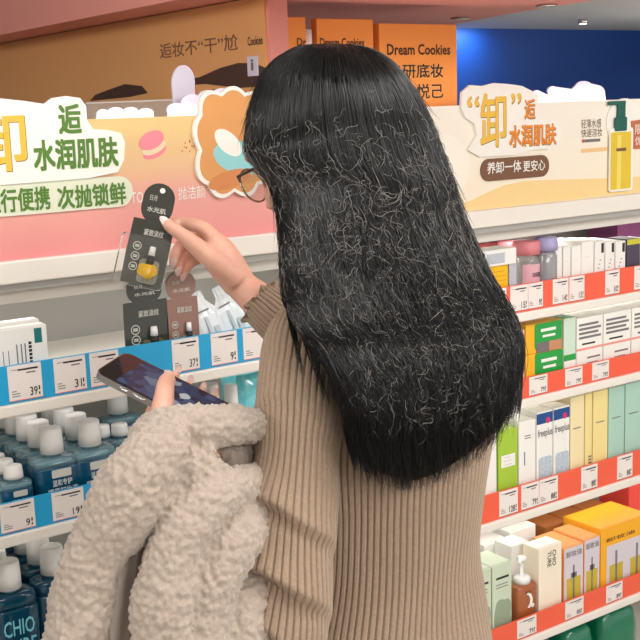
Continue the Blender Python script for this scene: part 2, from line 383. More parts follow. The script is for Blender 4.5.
mb.prism(pts, (0, YH-.0005, 0), UX, ZU, UN, .006, CREAMW); mb.build('lettering_board', t)
mb = MB()
for body, r, m, bld in (('“', (467, 96, 479, 107), GOLD, .03), ('卸', (480, 93, 506, 147), GOLD, .03), ('”', (511, 93, 521, 104), GOLD, .03), ('逅', (524, 99, 535, 119), ORG, .03), ('水润肌肤', (509, 124, 556, 146), ORG, .05)):
    q = rect(*r, YH-.0066)
    mb.text(body, q[0]+.0014, q[1]+.0014, q[2]-.0014, q[3]-.0014, YH-.0064, DKBRN, bld, d=.0002); mb.text(body, *q, YH-.0066, m, bld)
mb.build('lettering', t)
x0, x1, za, zb = rect(481, 157, 549, 179, YH-.003)
pill = MB().prism(rrect(x0, x1, za, zb, (zb-za)*.48), (0, YH-.0005, 0), UX, ZU, UN, .003, BRN).build('slogan_pill', t)
mb = MB()
for body, r in (('养卸一体', (487, 161, 521, 173)), ('更安心', (523, 160, 545, 171))): mb.text(body, *rect(*r, YH-.0036), YH-.0036, CREAMW, .02)
mb.build('lettering', pill)
mb = MB()
for body, r in (('轻薄水感', (581, 119, 601, 128)), ('快速溶妆', (581, 128.5, 602, 137))): mb.text(body, *rect(*r, YH), YH, DKBRN, .0)
x0, x1, za, zb = rect(583, 139, 600, 142, YH); mb.box(x0, x1, YH-.0006, YH, za, zb, GINK); x0, x1, za, zb = rect(581, 148, 607, 152, YH); mb.box(x0, x1, YH-.0006, YH, za, zb, mat('pale_orange_print', (240, 200, 140)))
x0, x1, za, zb = rect(581, 139, 585, 143, YH); mb.prism(el((x0+x1)/2, (za+zb)/2, .004, .004), (0, YH, 0), UX, ZU, UN, .0008, mat('crumb_red', (196, 92, 72)))
mb.build('small_lettering', t)
# round card with the bottle cutout
mb = MB(); c_ = atY(624, 122, YH-.002); mb.prism(el(c_.x, c_.z, .058, .052), (0, YH-.0004, 0), UX, ZU, UN, .0025, CREAMW); rc = mb.build('round_card', t)
bt = MB(); x0, x1, za, zb = rect(609.5, 128, 632.5, 191, YH-.006)
bt.prism(rrect(x0, x1, za, zb, .006), (0, YH-.003, 0), UX, ZU, UN, .004, CREAMW)
x0, x1, za, zb = rect(611, 132, 631, 189, YH-.008); bt.prism(rrect(x0, x1, za, zb, .004), (0, YH-.0071, 0), UX, ZU, UN, .0008, mat('oil_yellow_print', (228, 196, 48), .3))
x0, x1, za, zb = rect(617, 135, 621, 189, YH-.008); bt.box(x0, x1, YH-.0083, YH-.0078, za, zb, mat('oil_yellow_light', (240, 220, 100), .3))
x0, x1, za, zb = rect(616.5, 148, 626, 151, YH-.008); bt.box(x0, x1, YH-.0087, YH-.0078, za, zb, BRN)
TEAL = mat('pump_green_print', (14, 92, 78), .35)
x0, x1, za, zb = rect(615, 117, 627, 131, YH-.008); bt.prism(rrect(x0, x1, za, zb, .004), (0, YH-.0071, 0), UX, ZU, UN, .0012, TEAL)
x0, x1, za, zb = rect(618, 104, 625.5, 118, YH-.008); bt.box(x0, x1, YH-.0083, YH-.0045, za, zb, TEAL)
x0, x1, za, zb = rect(609, 101, 626, 105, YH-.008); bt.box(x0, x1, YH-.0083, YH-.0045, za, zb, TEAL, .001)
bt.build('bottle_cutout', t)
mb = MB(); q = [atY(*p, YH-.004) for p in ((631, 121), (652, 118), (655, 148), (633, 149))]
mb.prism([(p.x, p.z) for p in q][::-1], (0, YH-.0005, 0), UX, ZU, UN, .004, mat('terracotta_card', (196, 110, 70), .5))
cc = mb.build('terracotta_card', t); mb = MB(); mb.text('限时', *rect(635, 124, 648, 134, YH-.0046), YH-.0046, CREAMW); mb.text('优惠', *rect(635, 136, 648, 145, YH-.0046), YH-.0046, CREAMW); mb.build('lettering', cc)

# ================================================================== ON TOP OF THE UNIT
DECK = 1.5617
OB = mat('orange_board', (236, 150, 66), .5); LILAC = mat('lilac_card', (214, 208, 224), .5); DARKB = mat('dark_brown_print', (78, 54, 46), .6)
def standee(px0, py0, px1, Y, lb, texts, side=.02):
    x0, x1, za, zb = rect(px0, py0, px1, 110, Y)
    t = thing('display_board', ((x0+x1)/2, Y, DECK), lb, 'display board', 'orange display boards on the deck')
    MB().box(x0, x1, Y, Y+side, DECK, zb, OB, .001).build('board', t)
    mb = MB()
    for body, r, bld in texts:
        q = rect(*r, Y)
        if body[0] >= '一':
            mb.text(body, q[0], q[1], q[2], q[3], Y, mat('pale_orange_ink', (246, 186, 110)), .075, d=.0002)
        mb.text(body, *q, Y, mat('dark_ink', (52, 32, 20), .5), bld, d=.0008)
    mb.build('lettering', t)
standee(284, 17, 307, 1.86, 'narrow orange display board beside the pink post, leftmost of three', [('Dr', (297, 38, 306, 46), .03)])
standee(318, 19, 374, 1.86, 'orange display board right above the woman\'s head, middle of three', [('Dream Cookies', (320, 38, 364, 47), .04)])
standee(380, 24, 457, 1.86, 'wide orange display board with four line lettering, next to the blue wall', [('Dream Cookies', (387, 44, 450, 55), .045), ('专研底妆', (388, 64, 443, 78), .03), ('极致悦己', (388, 84, 443, 99), .03)])
q = atY(313, 50, 1.85); t = thing('sample_tube', (q.x, 1.87, DECK), 'small white tube with maroon label between two orange boards', 'tube')
MB().lathe([(.001, 0), (.009, 0), (.010, .01), (.010, .125)], mat('maroon_label', (110, 30, 34), .4), (q.x, 1.87, DECK)).build('body', t)
MB().lathe([(.010, .1252), (.0105, .127), (.0105, .165), (.001, .166)], WPLA, (q.x, 1.87, DECK)).build('cap', t)
# poster on the partition
PO = ramp_mat('poster_orange_print', 'Y', -1.4, 0, [(0, (222, 150, 138)), (.5, (222, 154, 130)), (.8, (222, 162, 112)), (1, (226, 166, 108))], .5, wave=.1)
t = thing('poster', (1.164, 1.80, 1.565), 'orange brown poster on the pink partition with dark lettering', 'poster')
MB().box(1.161, 1.1645, 1.80, 3.55, 1.565, 1.779, PO).build('sheet', t)
def atX(px, py, X): d = ray(px, py); return CAM+d*(X/d.x)
mb = MB(); FU, FWv, FN = Vector((0, -1, 0)), ZU, Vector((-1, 0, 0))
def ptx(pts): return [(-(p.y), p.z) for p in (atX(*q, 1.161) for q in pts)]
mb.prism(ptx([(180, 86), (205, 84), (240, 88), (266, 86), (270, 70), (255, 63), (238, 63), (220, 68), (200, 77), (185, 80)]), (1.161, 0, 0), FU, FWv, FN, .0004, DARKB)
mb.prism(ptx([(90, 101), (130, 97), (148, 93), (142, 86), (125, 84), (108, 90), (95, 95)]), (1.161, 0, 0), FU, FWv, FN, .0004, DARKB)
mb.build('dark_wave_print', t)
mb = MB()
a = atX(160, 52, 1.161); b = atX(238, 40, 1.161); hgt = .026
mb.text('逅妆不“干”尬', -a.y, -b.y, 0, .03, 0, mat('faded_brown_ink', (134, 92, 70), .6), .01, O=(1.161, 0, a.z-.014), U=FU, W=FWv+FU*-.0, N=FN)
a = atX(248, 46, 1.161); b = atX(262, 26, 1.161); mb.text('Cookies', -a.y, -b.y, 0, .016, 0, DARKB, .04, O=(1.161, 0, a.z), U=FU, W=FWv, N=FN)
mb.build('lettering', t)
q = atX(253, 65, 1.160); mb = MB().box(1.1585, 1.1605, q.y-.018, q.y+.018, q.z-.020, q.z+.016, LILAC, .0005); mb.text('i', -q.y-.005, -q.y+.005, -.01, .01, 0, GINK, .05, O=(1.1585, 0, q.z), U=FU, W=FWv, N=FN); mb.build('round_sticker', t)
# acrylic divider and white die-cut cards behind the left header
ACR = mat('clear_acrylic', (235, 240, 240), .08, trans=.85, ior=1.2)
t = thing('acrylic_divider', (1.06, 2.0, DECK), 'clear acrylic divider strip behind the left header', 'divider')
mb = MB(); a = atY(86, 104, 2.1); b = atY(282, 86, 1.77)
d_ = Vector((b.x-a.x, b.y-a.y, 0)); n_ = Vector((-d_.y, d_.x, 0)).normalized()
hz = a.z-DECK
mb.prism([(0, 0), (d_.length*.9, 0), (d_.length*.9, hz), (0, hz)], (a.x, a.y, DECK), d_.normalized(), ZU, n_, .002, ACR).build('panel', t)
mb = MB().prism([(0, hz), (d_.length*.9, hz), (d_.length*.9, hz+.003), (0, hz+.003)], (a.x, a.y, DECK), d_.normalized(), ZU, n_, .003, mat('acrylic_edge', (206, 196, 190), .2)).build('bright_edge', t)
def cutcard(pts_px, Y, lb, m=LILAC, name='die_cut_card'):
    P = [atY(*p, Y) for p in pts_px]; P = [(p.x, max(p.z, DECK)) for p in P]
    o = MB().prism(P[::-1], (0, Y+.004, 0), UX, ZU, UN, .004, m).build(name, base=(sum(p[0] for p in P)/len(P), Y, DECK)); tag(o, lb, 'display card', 'die cut cards behind the headers')
def arc(cx, cy, rx, ry, a0, a1, n=16): return [(cx+rx*math.cos(math.radians(a0+(a1-a0)*k/n)), cy+ry*math.sin(math.radians(a0+(a1-a0)*k/n))) for k in range(n+1)]
cutcard([(176, 125), (174, 108)]+arc(183.5, 83, 11.5, 18, 170, 370)+[(195, 100), (193, 125)], Y0+.06, 'tall pale oval card standing behind the yellow header')
cutcard([(168, 125), (168, 113)]+arc(176, 110, 9, 7, 180, 290, 8)+arc(192, 103, 11, 9, 180, 320, 8)+arc(208, 98, 10, 8, 200, 330, 8)+arc(224, 94, 12, 6, 200, 340, 8)+[(246, 96), (246, 125)], Y0+.035, 'white cloud shaped card beside the pale oval card')
cutcard([(97, 128), (97, 118)]+arc(103, 114, 6, 5, 180, 300, 6)+arc(116, 112, 8, 5, 200, 330, 6)+arc(131, 112, 8, 5, 200, 330, 6)+arc(146, 113, 8, 5, 200, 340, 6)+[(155, 128)], Y0+.035, 'low white cloud shaped card above the macaron print')
cutcard([(532, 120), (532, 100)]+arc(537, 96, 5, 6, 180, 300, 6)+[(548, 95)]+arc(553, 91, 5, 5, 200, 300, 6)+[(572, 89)]+arc(584, 86, 8, 5, 190, 330, 8)+arc(597, 93, 8, 8, 280, 360, 6)+[(606, 120)], Y0+.035, 'lilac cloud shaped card behind the right header')
# ================================================================== PRODUCTS
def carton(name, px0, py0, px1, strip, lb, face=WHITE, top=None, depth=.09, Yf=Y0+.016, group=None, side=None, ztop=None, z0=None, cat='carton', deco=None, bev=.0012):
    """a closed carton on a shelf: front rectangle from pixels, real depth; printed marks as children"""
    zb = zs(strip) if z0 is None else z0
    X0, X1 = atY(px0, (py0+py0+60)/2, Yf).x, atY(px1, (py0+py0+60)/2, Yf).x
    Zt = atY((px0+px1)/2, py0, Yf).z if ztop is None else ztop
    X0 += .0012; X1 -= .0012
    t = thing(name, ((X0+X1)/2, Yf+depth/2, zb), lb, cat, group)
    mb = MB(); mb.box(X0, X1, Yf, Yf+depth, zb, Zt, face, bev)
    body = mb.build('box_body', t)
    fl = MB(); fl.box(X0+.001, X1-.001, Yf+.0015, Yf+depth-.002, Zt+.00005, Zt+.0008, top or face).box(X0+.002, X1-.002, Yf+.004, Yf+.0046, Zt+.0008, Zt+.0010, GINK); fl.build('top_flap', t)
    if deco:
        mb = MB(); deco(mb, X0, X1, zb, Zt, Yf-.0001)
        if mb.v: mb.build('printed_front', t)
    return t
def stripes(mb, X0, X1, za, zb, Yf, u0, u1, v0, v1, n, m=GINK):
    w_, h_ = X1-X0, zb-za
    for k in range(n):
        z = za+h_*(v0+(v1-v0)*k/max(1, n-1)); mb.box(X0+w_*u0, X0+w_*(u1-.12*(k % 3 == 2)), Yf-.0003, Yf, z, z+h_*.012, m)
R = lambda X0, X1, za, zb, u0, u1, v0, v1: (X0+(X1-X0)*u0, X0+(X1-X0)*u1, za+(zb-za)*v0, za+(zb-za)*v1)

# ---------------------------------------------------------------- left bay, upper shelf
sl1 = zs(SL[0])
def deco_white(mb, X0, X1, za, zb, Y):
    mb.box(*R(X0, X1, za, zb, .83, .93, .70, .97)[:2], Y-.0004, Y, *R(X0, X1, za, zb, .83, .93, .72, .96)[2:], mat('deep_teal_print', (20, 116, 116)))
    for k in range(8): mb.box(*R(X0, X1, za, zb, .745, .785, 0, 1)[:2], Y-.0003, Y, *R(X0, X1, za, zb, 0, 1, .28+.062*k, .325+.062*k)[2:], INK)
    for u in (.58, .64, .69): mb.box(*R(X0, X1, za, zb, u, u+.016, 0, 1)[:2], Y-.0003, Y, *R(X0, X1, za, zb, 0, 1, .22, .74)[2:], GINK)
    for u in (.40, .47): mb.box(*R(X0, X1, za, zb, u, u+.010, 0, 1)[:2], Y-.0003, Y, *R(X0, X1, za, zb, 0, 1, .3, .66)[2:], GINK)
zt = atY(25, 326, Y0+.03).z
c1 = carton('white_carton', -30, 322, 49, SL[0], 'white carton with a teal corner mark and vertical lettering on the upper left shelf', ztop=zt, depth=.028, Yf=Y0+.02, group='white cartons on the upper left shelf', deco=deco_white)
carton('white_carton', -36, 318, 42, SL[0], 'plain white carton standing behind the one with a teal corner mark', ztop=zt+.004, depth=.028, Yf=Y0+.051, group='white cartons on the upper left shelf')
KDARK = mat('black_olive_foil', (62, 62, 54), .32, coat=.5, var=.25, scale=40); KBROWN = mat('brown_foil', (150, 112, 98), .35, coat=.4, var=.15, scale=40)
YEL = mat('golden_oil', (206, 160, 24), .15, coat=.6); CLEARB = mat('clear_blister', (226, 222, 200), .12, trans=.72, coat=.4); SILV = mat('pale_ink', (206, 206, 196), .4); DARK = mat('black_rubber', (24, 24, 24), .45)
OLV = mat('olive_liquid', (112, 104, 54), .2, coat=.5)
def sachet(name, lb, cat, w_, h_, tabw, tabh, foil, loc, U, W, N, group=None, held=False, hole=True, txts=('紧致淡纹',), liquid=None, th=.004):
    """a flat display sachet: rounded hanging tab above a wider body with a blister of ampoules"""
    t = thing(name, loc, lb, cat, group); O = Vector(loc)
    mb = MB(); r = min(tabw, tabh+.004)/2
    tab = rrect(-tabw/2, tabw/2, h_-.004, h_+tabh, r*.98, 8)
    mb.prism(tab, O, U, W, N, th*.5, foil).build('hanging_tab', t)
    bd = MB(); n = 10
    pts = [(-w_/2, 0), (w_/2, 0), (w_/2+.001, h_*.5), (w_/2, h_), (-w_/2, h_), (-w_/2-.001, h_*.5)]
    bd.prism(pts, O-N*.0005, U, W, N, th*.8, foil); bd.build('pouch', t)
    tx = MB()
    if hole: tx.prism([(.004*math.cos(2*math.pi*k/20)+tabw*.06, .004*math.sin(2*math.pi*k/20)+h_+tabh*.82) for k in range(20)], O+N*(th*.5), U, W, N, .0004, WHITE)
    tx.text('日月', -tabw*.28, -tabw*.06, h_+tabh*.52, h_+tabh*.66, 0, SILV, 0, U=U, W=W, N=N, O=O+N*(th*.5), d=.0003)
    tx.text('水光肌', -tabw*.30, tabw*.30, h_+tabh*.22, h_+tabh*.36, 0, SILV, .02, U=U, W=W, N=N, O=O+N*(th*.5), d=.0003)
    tx.text(txts[0], -w_*.18, w_*.30, h_*.76, h_*.86, 0, SILV, .02, U=U, W=W, N=N, O=O+N*(th*.8), d=.0003)
    for k, v in enumerate((.58, .42, .26)):
        cx, cz, rr = -w_*.27, h_*v, w_*.105
        for i in range(20):
            a0, a1 = 2*math.pi*i/20, 2*math.pi*(i+1)/20
            P = [O+U*(cx+q*math.cos(a))+W*(cz+q*math.sin(a))+N*(th*.8+.0003) for q, a in ((rr, a0), (rr, a1), (rr*.82, a1), (rr*.82, a0))]
            tx.raw(P, [(0, 1, 2, 3)], SILV)
        for q in (-.3, .05): tx.prism([(cx-rr*.5, cz+rr*q), (cx+rr*.5, cz+rr*q), (cx+rr*.5, cz+rr*(q+.25)), (cx-rr*.5, cz+rr*(q+.25))], O+N*(th*.8), U, W, N, .0004, SILV)
    tx.build('lettering', t)
    bl = MB(); px_ = w_*.12
    bl.prism(rrect(-w_*.12, w_*.36, h_*.03, h_*.40, .006), O+N*th*.8, U, W, N, .006, liquid or CLEARB, CLEARB); b_ = bl.build('blister', t)
    am = MB(); c = O+U*(w_*.13)+N*(th*.8+.005)
    am.tube([c+W*h_*.10, c+W*h_*.18, c+W*h_*.32], [w_*.11, w_*.13, w_*.12], liquid and YEL or foil, 12); am.build('ampoule', t)
    if liquid is CLEARB: MB().prism(rrect(-w_*.66, w_*.52, -h_*.04, h_*.74, .006), O+N*(th*.8+.0002), U, W, N, .011, mat('clear_film', (250, 250, 246), .06, trans=.97, ior=1.04)).build('clear_sleeve', t)
    am = MB(); am.tube([c+W*h_*.32, c+W*h_*.46], [w_*.10, w_*.095], DARK, 12).build('ampoule_collar', t)
    am = MB(); am.tube([c+W*h_*.46, c+W*h_*.60], [w_*.085, w_*.07], WPLA, 12).build('ampoule_dropper', t)
    return t
# standing sachets: dark one behind the held one, brown one beside it
q0, q1 = atY(125, 325, Y0+.03), atY(168, 325, Y0+.03); ht = atY(146, 301, Y0+.03).z-sl1
tilt = Vector((0, .16, 1)).normalized(); ntl = Vector((0, -1, .16)).normalized()
sachet('foil_sachet', 'black olive sachet standing on the shelf behind the rail, below the held one', 'sachet', q1.x-q0.x, ht, .066, .042, KDARK, ((q0.x+q1.x)/2, Y0+.033, sl1+.0005), UX, ZU, UN, 'skincare sachets', hole=False, liquid=OLV)
q0, q1 = atY(167, 320, Y0+.03), atY(198, 320, Y0+.03); ht = atY(182, 298, Y0+.03).z-sl1
sachet('foil_sachet', 'brown sachet standing between the black olive sachet and the white pouches', 'sachet', q1.x-q0.x, ht, .058, .046, KBROWN, ((q0.x+q1.x)/2+.001, Y0+.033, sl1+.0005), UX, ZU, UN, 'skincare sachets', hole=False)
# dark brown sachet right behind the brown one
q0 = atY(190, 320, Y0+.06); o = MB().prism([(-.03, 0), (.034, 0), (.034, .065), (.028, .075), (.026, .10), (.018, .118), (-.02, .118)], (q0.x, Y0+.062, sl1), UX, tilt, ntl, .004, mat('dark_brown_foil', (52, 40, 36), .35, coat=.3)).build('foil_sachet', base=(q0.x, Y0+.062, sl1)); tag(o, 'dark brown sachet peeking out behind the brown sachet', 'sachet', 'skincare sachets')
# white pouches leaning to the left
POU = mat('pearly_white_foil', (232, 236, 238), .3, coat=.5, var=.10, scale=25)
def pouch(px, Yq, lean, lb, ink):
    p = atY(px, 332, Yq); t = thing('white_pouch', (p.x, Yq, sl1), lb, 'pouch', 'white pouches on the upper left shelf'); O = Vector((p.x, Yq, sl1+.5*.058*math.sin(lean)+.0005))
    U = Vector((math.cos(lean), 0, math.sin(lean))); W = Vector((-math.sin(lean), .20, math.cos(lean))).normalized(); N = W.cross(U).normalized(); N = -N if N.y > 0 else N
    # pillow: a grid thicker in its middle
    V = []; F = []; nu, nv = 9, 13; w_, h_ = .058, .108
    def wid(v): return w_*(1 if v < .62 else 1-.62*((v-.62)/.2 if v < .82 else 1)) * (1 if v < .95 else .9)
    for sd in (1, -1):
        for j in range(nv):
            for i in range(nu):
                u = i/(nu-1)*2-1; v = j/(nv-1)
                th = .007*(1-u**4)*(math.sin(math.pi*min(1, v*1.15))**.6 if v < .87 else .1)
                V.append(O+U*(u*wid(v)/2)+W*(v*h_+.001)+N*(sd*th+.008+.0015*math.sin(9*u+5*v)))
    for s_ in (0, 1):
        for j in range(nv-1):
            for i in range(nu-1):
                a = s_*nu*nv+j*nu+i; f = (a, a+1, a+nu+1, a+nu); F.append(f if s_ == 0 else f[::-1])
    MB().raw(V, F, POU, True).build('pouch_body', t)
    mb = MB(); B = O+N*.0165
    pr = lambda u0, u1, v0, v1, m: mb.prism([(u0, v0), (u1, v0), (u1, v1), (u0, v1)], B, U, W, N, .0006, m)
    pr(-.016, .008, .072, .075, GINK); pr(-.006, .0, .02, .062, mat('pale_grey_print', (196, 204, 204))); pr(-.004, .002, .010, .020, ink); pr(.006, .016, .012, .040, mat('pale_grey_print', (196, 204, 204)))
    mb.build('printed_front', t)
pouch(215, Y0+.042, .26, 'white pouch with a green tipped print leaning beside the brown sachet', mat('print_green', (30, 120, 84)))
pouch(239, Y0+.068, .34, 'white pouch with a brown tipped print, behind the green tipped pouch near the forearm', mat('print_brown', (110, 64, 48)))

# ---------------------------------------------------------------- blue bottles with white caps
LIQ = mat('blue_liquid', (16, 92, 128), .10, trans=.30, coat=.6, var=.2, scale=20, ior=1.33); LIQD = mat('blue_liquid_deep', (14, 74, 100), .10, trans=.3, coat=.6, ior=1.33); SHO = mat('clear_blue_plastic', (150, 196, 210), .08, trans=.65, coat=.6)
RIB = mat('white_cap', (238, 236, 232), .4)
def blue_bottle(name, lb, w_, d_, h_, capr, caph, loc, txts, group, rotz=0, liq=LIQ, big=False):
    t = thing(name, (0, 0, 0), lb, 'bottle', group)
    prof = [(.46, 0), (.5, .004), (.5, h_*.78), (.49, h_*.82)]
    MB().lathe([(r*1.0, z) for r, z in prof], liq, n=40, sx=w_, sy=d_, power=5).build('body', t)
    MB().lathe([(.49, h_*.8205), (.49, h_*.93), (.46, h_*.975), (.36, h_*.995), (.30, h_)], SHO if not big else liq, n=40, sx=w_, sy=d_, power=4).build('shoulder', t)
    MB().lathe([(capr*.8, h_+.0002), (capr*.8, h_+.005)], SHO, n=20).build('neck', t)
    pr = []; n = 72
    V = []; F = []; rows = [(1.0, .0052), (1.0, .0052+caph*.97), (.95, .0052+caph), (.0, .0052+caph)]
    mb = MB(); mb.lathe([(capr*1.06, h_+.0052), (capr*1.04, h_+caph*.6), (capr*.98, h_+.003+caph), (capr*.93, h_+.0052+caph), (capr*.2, h_+.0050+caph), (.0003, h_+.0050+caph)], RIB, n=32); mb.build('cap', t)
    mb = MB(); Yf = -d_/2-.0004
    for body, u0, u1, v0, v1, b in txts:
        if body == '#': mb.prism(rrect(u0*w_, u1*w_, v0*h_, v1*h_, .002), (0, Yf, 0), UX, ZU, UN, .0004, SILV)
        else: mb.text(body, u0*w_, u1*w_, v0*h_, v1*h_, Yf, mat('white_ink', (232, 240, 240), .5) if not big else mat('aqua_ink', (120, 200, 214), .4), b)
    mb.build('lettering', t)
    t.location = loc; t.rotation_euler[2] = rotz
    return t
tx_big = [('#', -.16, .26, .62, .78, 0), ('温和专护', -.16, .26, .45, .58, .02), ('眼唇卸妆液', -.26, .38, .27, .42, .02), ('EYE & LIP REMOVER', -.2, .34, .18, .22, 0), ('150ml', -.02, .16, .10, .14, 0)]
s2 = zs(SL[1])
zA = atY(51, 456, Y0+.04).z-s2; wA = atY(75, 470, Y0+.02).x-atY(28, 475, Y0+.02).x
capA = .0185; chA = .042
xA = atY(51, 440, Y0+.045).x; xB = atY(89, 432, Y0+.045).x; xC = atY(117, 430, Y0+.045).x+.010
A = blue_bottle('blue_bottle', 'large blue bottle with white cap at the front above the 19 price tag', wA, .05, zA, capA, chA, (xA, Y0+.045, s2), tx_big, 'large blue bottles on the middle left shelf')
nm = {0: 'first', 1: 'second', 2: 'third', 3: 'fourth', 4: 'fifth'}
for k in range(1, 5): copy_thing(A, (xA, Y0+.045+.054*k, s2), 'large blue bottle, %s behind the front one above the 19 price tag' % nm[k-1])
for k in range(0, 5): copy_thing(A, (xB, Y0+.045+.054*k, s2), 'large blue bottle at the front of the row beside the fleece coat' if k == 0 else 'large blue bottle, %s behind the front one in the row beside the fleece coat' % nm[k-1])
copy_thing(A, (xC+.068, Y0+.045+.054*3, s2), 'large blue bottle deep on the shelf, mostly behind the coat')
tx_s = [('#', -.16, .26, .62, .78, 0), ('温和专护', -.2, .3, .38, .56, .02)]
C_ = blue_bottle('blue_bottle', 'small blue bottle with white cap at the front above the left 9 tag', .056, .036, atY(14, 481, Y0+.03).z-s2, .0150, .020, (atY(13, 470, Y0+.034).x, Y0+.034, s2), tx_s, 'small blue bottles on the middle left shelf')
for k in range(1, 4): copy_thing(C_, (C_.location.x, Y0+.034+.040*k, s2), 'small blue bottle, %s behind the front one above the left 9 tag' % nm[k-1])
for k in range(2): 
    copy_thing(C_, (atY(109, 440, Y0+.13).x+.030*k, Y0+.16-.012*k, s2+.0), ['small blue bottle left of two beside the coat edge', 'small blue bottle right of two beside the coat edge'][k])
# bottles under the phone's right end and teal packs
for k, (px, pyy, lb) in enumerate([(212, 392, 'blue bottle with white cap below the 9 tag, left of two under the phone end'), (231, 393, 'blue bottle with white cap, right of two under the phone end')]):
    p = atY(px, pyy, Y0+.05); o = copy_thing(A, (p.x, Y0+.05, s2), lb, 'blue bottles under the phone end'); o.scale = (.6, .8, (p.z+.016-s2)/(zA+chA+.0052))
PK = mat('teal_gloss_pack', (26, 168, 186), .18, coat=.8, var=.5, scale=60, rgb2=(150, 232, 236))
for k, (px0, px1, py, dy, lb) in enumerate([(243, 268, 376, .03, 'glossy teal pack behind the beige upper arm, front one'), (228, 262, 366, .10, 'glossy teal pack behind the front teal pack'), (262, 300, 370, .05, 'glossy teal pack hidden mostly by the sleeve')]):
    p0, p1 = atY(px0, 390, Y0+dy), atY(px1, 390, Y0+dy); zt = atY((px0+px1)/2, py, Y0+dy).z
    t = thing('teal_pack', ((p0.x+p1.x)/2, Y0+dy+.02, s2), lb, 'pack', 'teal packs on the middle left shelf')
    V = []; F = []; nu, nv = 9, 9
    for sd in (-1, 1):
        for j in range(nv):
            for i in range(nu):
                u, v = i/(nu-1), j/(nv-1); th = .016*(4*u*(1-u))**.5*(4*v*(1-v))**.4
                V.append((p0.x+(p1.x-p0.x)*u, Y0+dy+.022+sd*th+.002*math.sin(7*u+9*v), s2+.0005+(zt-s2)*v))
    for s_ in (0, 1):
        for j in range(nv-1):
            for i in range(nu-1):
                a = s_*nu*nv+j*nu+i; f = (a, a+1, a+nu+1, a+nu); F.append(f if s_ == 0 else f[::-1])
    MB().raw(V, F, PK, True).build('pack_body', t)
    MB().text('保湿', p0.x+.01, p0.x+.03, s2+.03, s2+.05, Y0+dy+.0045, WHITE).build('lettering', t)
# lower shelf: big bottles
s3 = zs(SL[2]); zD = atY(10, 591, Y0+.04).z-s3
tx_D = [('CHIO', -.30, .34, .50, .70, .02), ('TURE', -.30, .36, .24, .45, .02)]
xD = atY(8, 575, Y0+.045).x
D = blue_bottle('blue_bottle', 'big blue bottle with large lettering at the front of the lowest left shelf', .082, .056, zD, .0195, .046, (xD, Y0+.045, s3), tx_D, 'big blue bottles on the lowest left shelf', liq=LIQD, big=True)
for k in range(1, 4): copy_thing(D, (xD, Y0+.045+.062*k, s3), 'big blue bottle, %s behind the front one with large lettering' % nm[k-1])
xE = atY(52, 560, Y0+.06).x
for k in range(0, 4): copy_thing(D, (xE, Y0+.06+.062*k, s3), 'big blue bottle beside the fleece coat on the lowest left shelf, front of its row' if k == 0 else 'big blue bottle, %s behind the one beside the fleece coat' % nm[k-1])

# ---------------------------------------------------------------- right bay, top shelf
r1, r2, r3, r4 = [zs(s) for s in SR]
PKL = mat('pink_cap', (222, 134, 142), .4); RSE = mat('rose_cap', (190, 92, 98), .45); LIL = mat('lilac_cap_plastic', (170, 164, 206), .4); CLR = mat('clear_plastic', (206, 206, 206), .08, trans=.75, coat=.5, ior=1.3); YBX = mat('bright_yellow_print', (244, 186, 20), .45); PNKL = mat('pink_label', (228, 176, 186), .5); SILVB = mat('silver_grey_print', (188, 192, 200), .35)
def round_bottle(px0, px1, pytop, pycap, Y, lb, capm, group, label=None, zb=r1, bodym=CLR):
    a, b = atY(px0, 260, Y), atY(px1, 260, Y); r = (b.x-a.x)/2; cx = (a.x+b.x)/2
    zt = atY((px0+px1)/2, pytop, Y).z; zc = atY((px0+px1)/2, pycap, Y).z
    t = thing('round_bottle', (cx, Y, zb), lb, 'bottle', group); c = (cx, Y, 0)
    MB().lathe([(r*.9, zb+.0003), (r*.96, zb+.003), (r*.96, zc-.012), (r*.8, zc-.004), (r*.7, zc-.001)], bodym, c, 28).build('body', t)
    MB().lathe([(r, zc), (r*1.0, zc+(zt-zc)*.5), (r*.98, zt-.001), (r*.9, zt), (.0004, zt)], capm, c, 28).build('cap', t)
    if label:
        mb = MB(); h_ = zc-.02-zb
        V = []; n = 14
        for j in (0, 1):
            for i in range(n+1):
                a_ = math.radians(-150+150*i/n); V.append((cx+r*.975*math.cos(a_), Y+r*.975*math.sin(a_), zb+.012+h_*.85*j))
        mb.raw(V, [(i, i+1, n+1+i+1, n+1+i) for i in range(n)], label, True)
        mb.text('洁面露', cx-.012, cx+.012, zb+.05, zb+.06, Y-r*.985, INK, .02); mb.build('label', t)
    return t
round_bottle(516, 536, 240.5, 254, Y0+.055, 'clear bottle with a pink cap and pink label in front on the top right shelf', PKL, 'pink capped bottles on the top right shelf', PNKL)
round_bottle(500, 514, 241, 251, Y0+.14, 'clear bottle with a pink cap, behind the one with a pink label', PKL, 'pink capped bottles on the top right shelf')
round_bottle(489, 502, 242, 252, Y0+.19, 'clear bottle with a dusky rose cap beside the pink capped one at the back', RSE, 'pink capped bottles on the top right shelf')
round_bottle(477, 490, 243, 253, Y0+.20, 'clear bottle with a dusky rose cap, farthest left next to the hair', RSE, 'pink capped bottles on the top right shelf')
round_bottle(537, 554, 237, 250, Y0+.038, 'clear grey bottle with a lilac cap on the top right shelf', LIL, None, bodym=mat('grey_clear_plastic', (190, 192, 196), .1, trans=.5, coat=.4))
def dz(mb, X0, X1, za, zb, Y):
    stripes(mb, X0, X1, za, zb, Y, .1, .9, .30, .86, 6, mat('print_ochre', (190, 130, 20)))
carton('yellow_box', 490, 266, 508.5, SR[0], 'white box with a bright yellow front at the hair edge', face=YBX, depth=.05, deco=dz, cat='box')
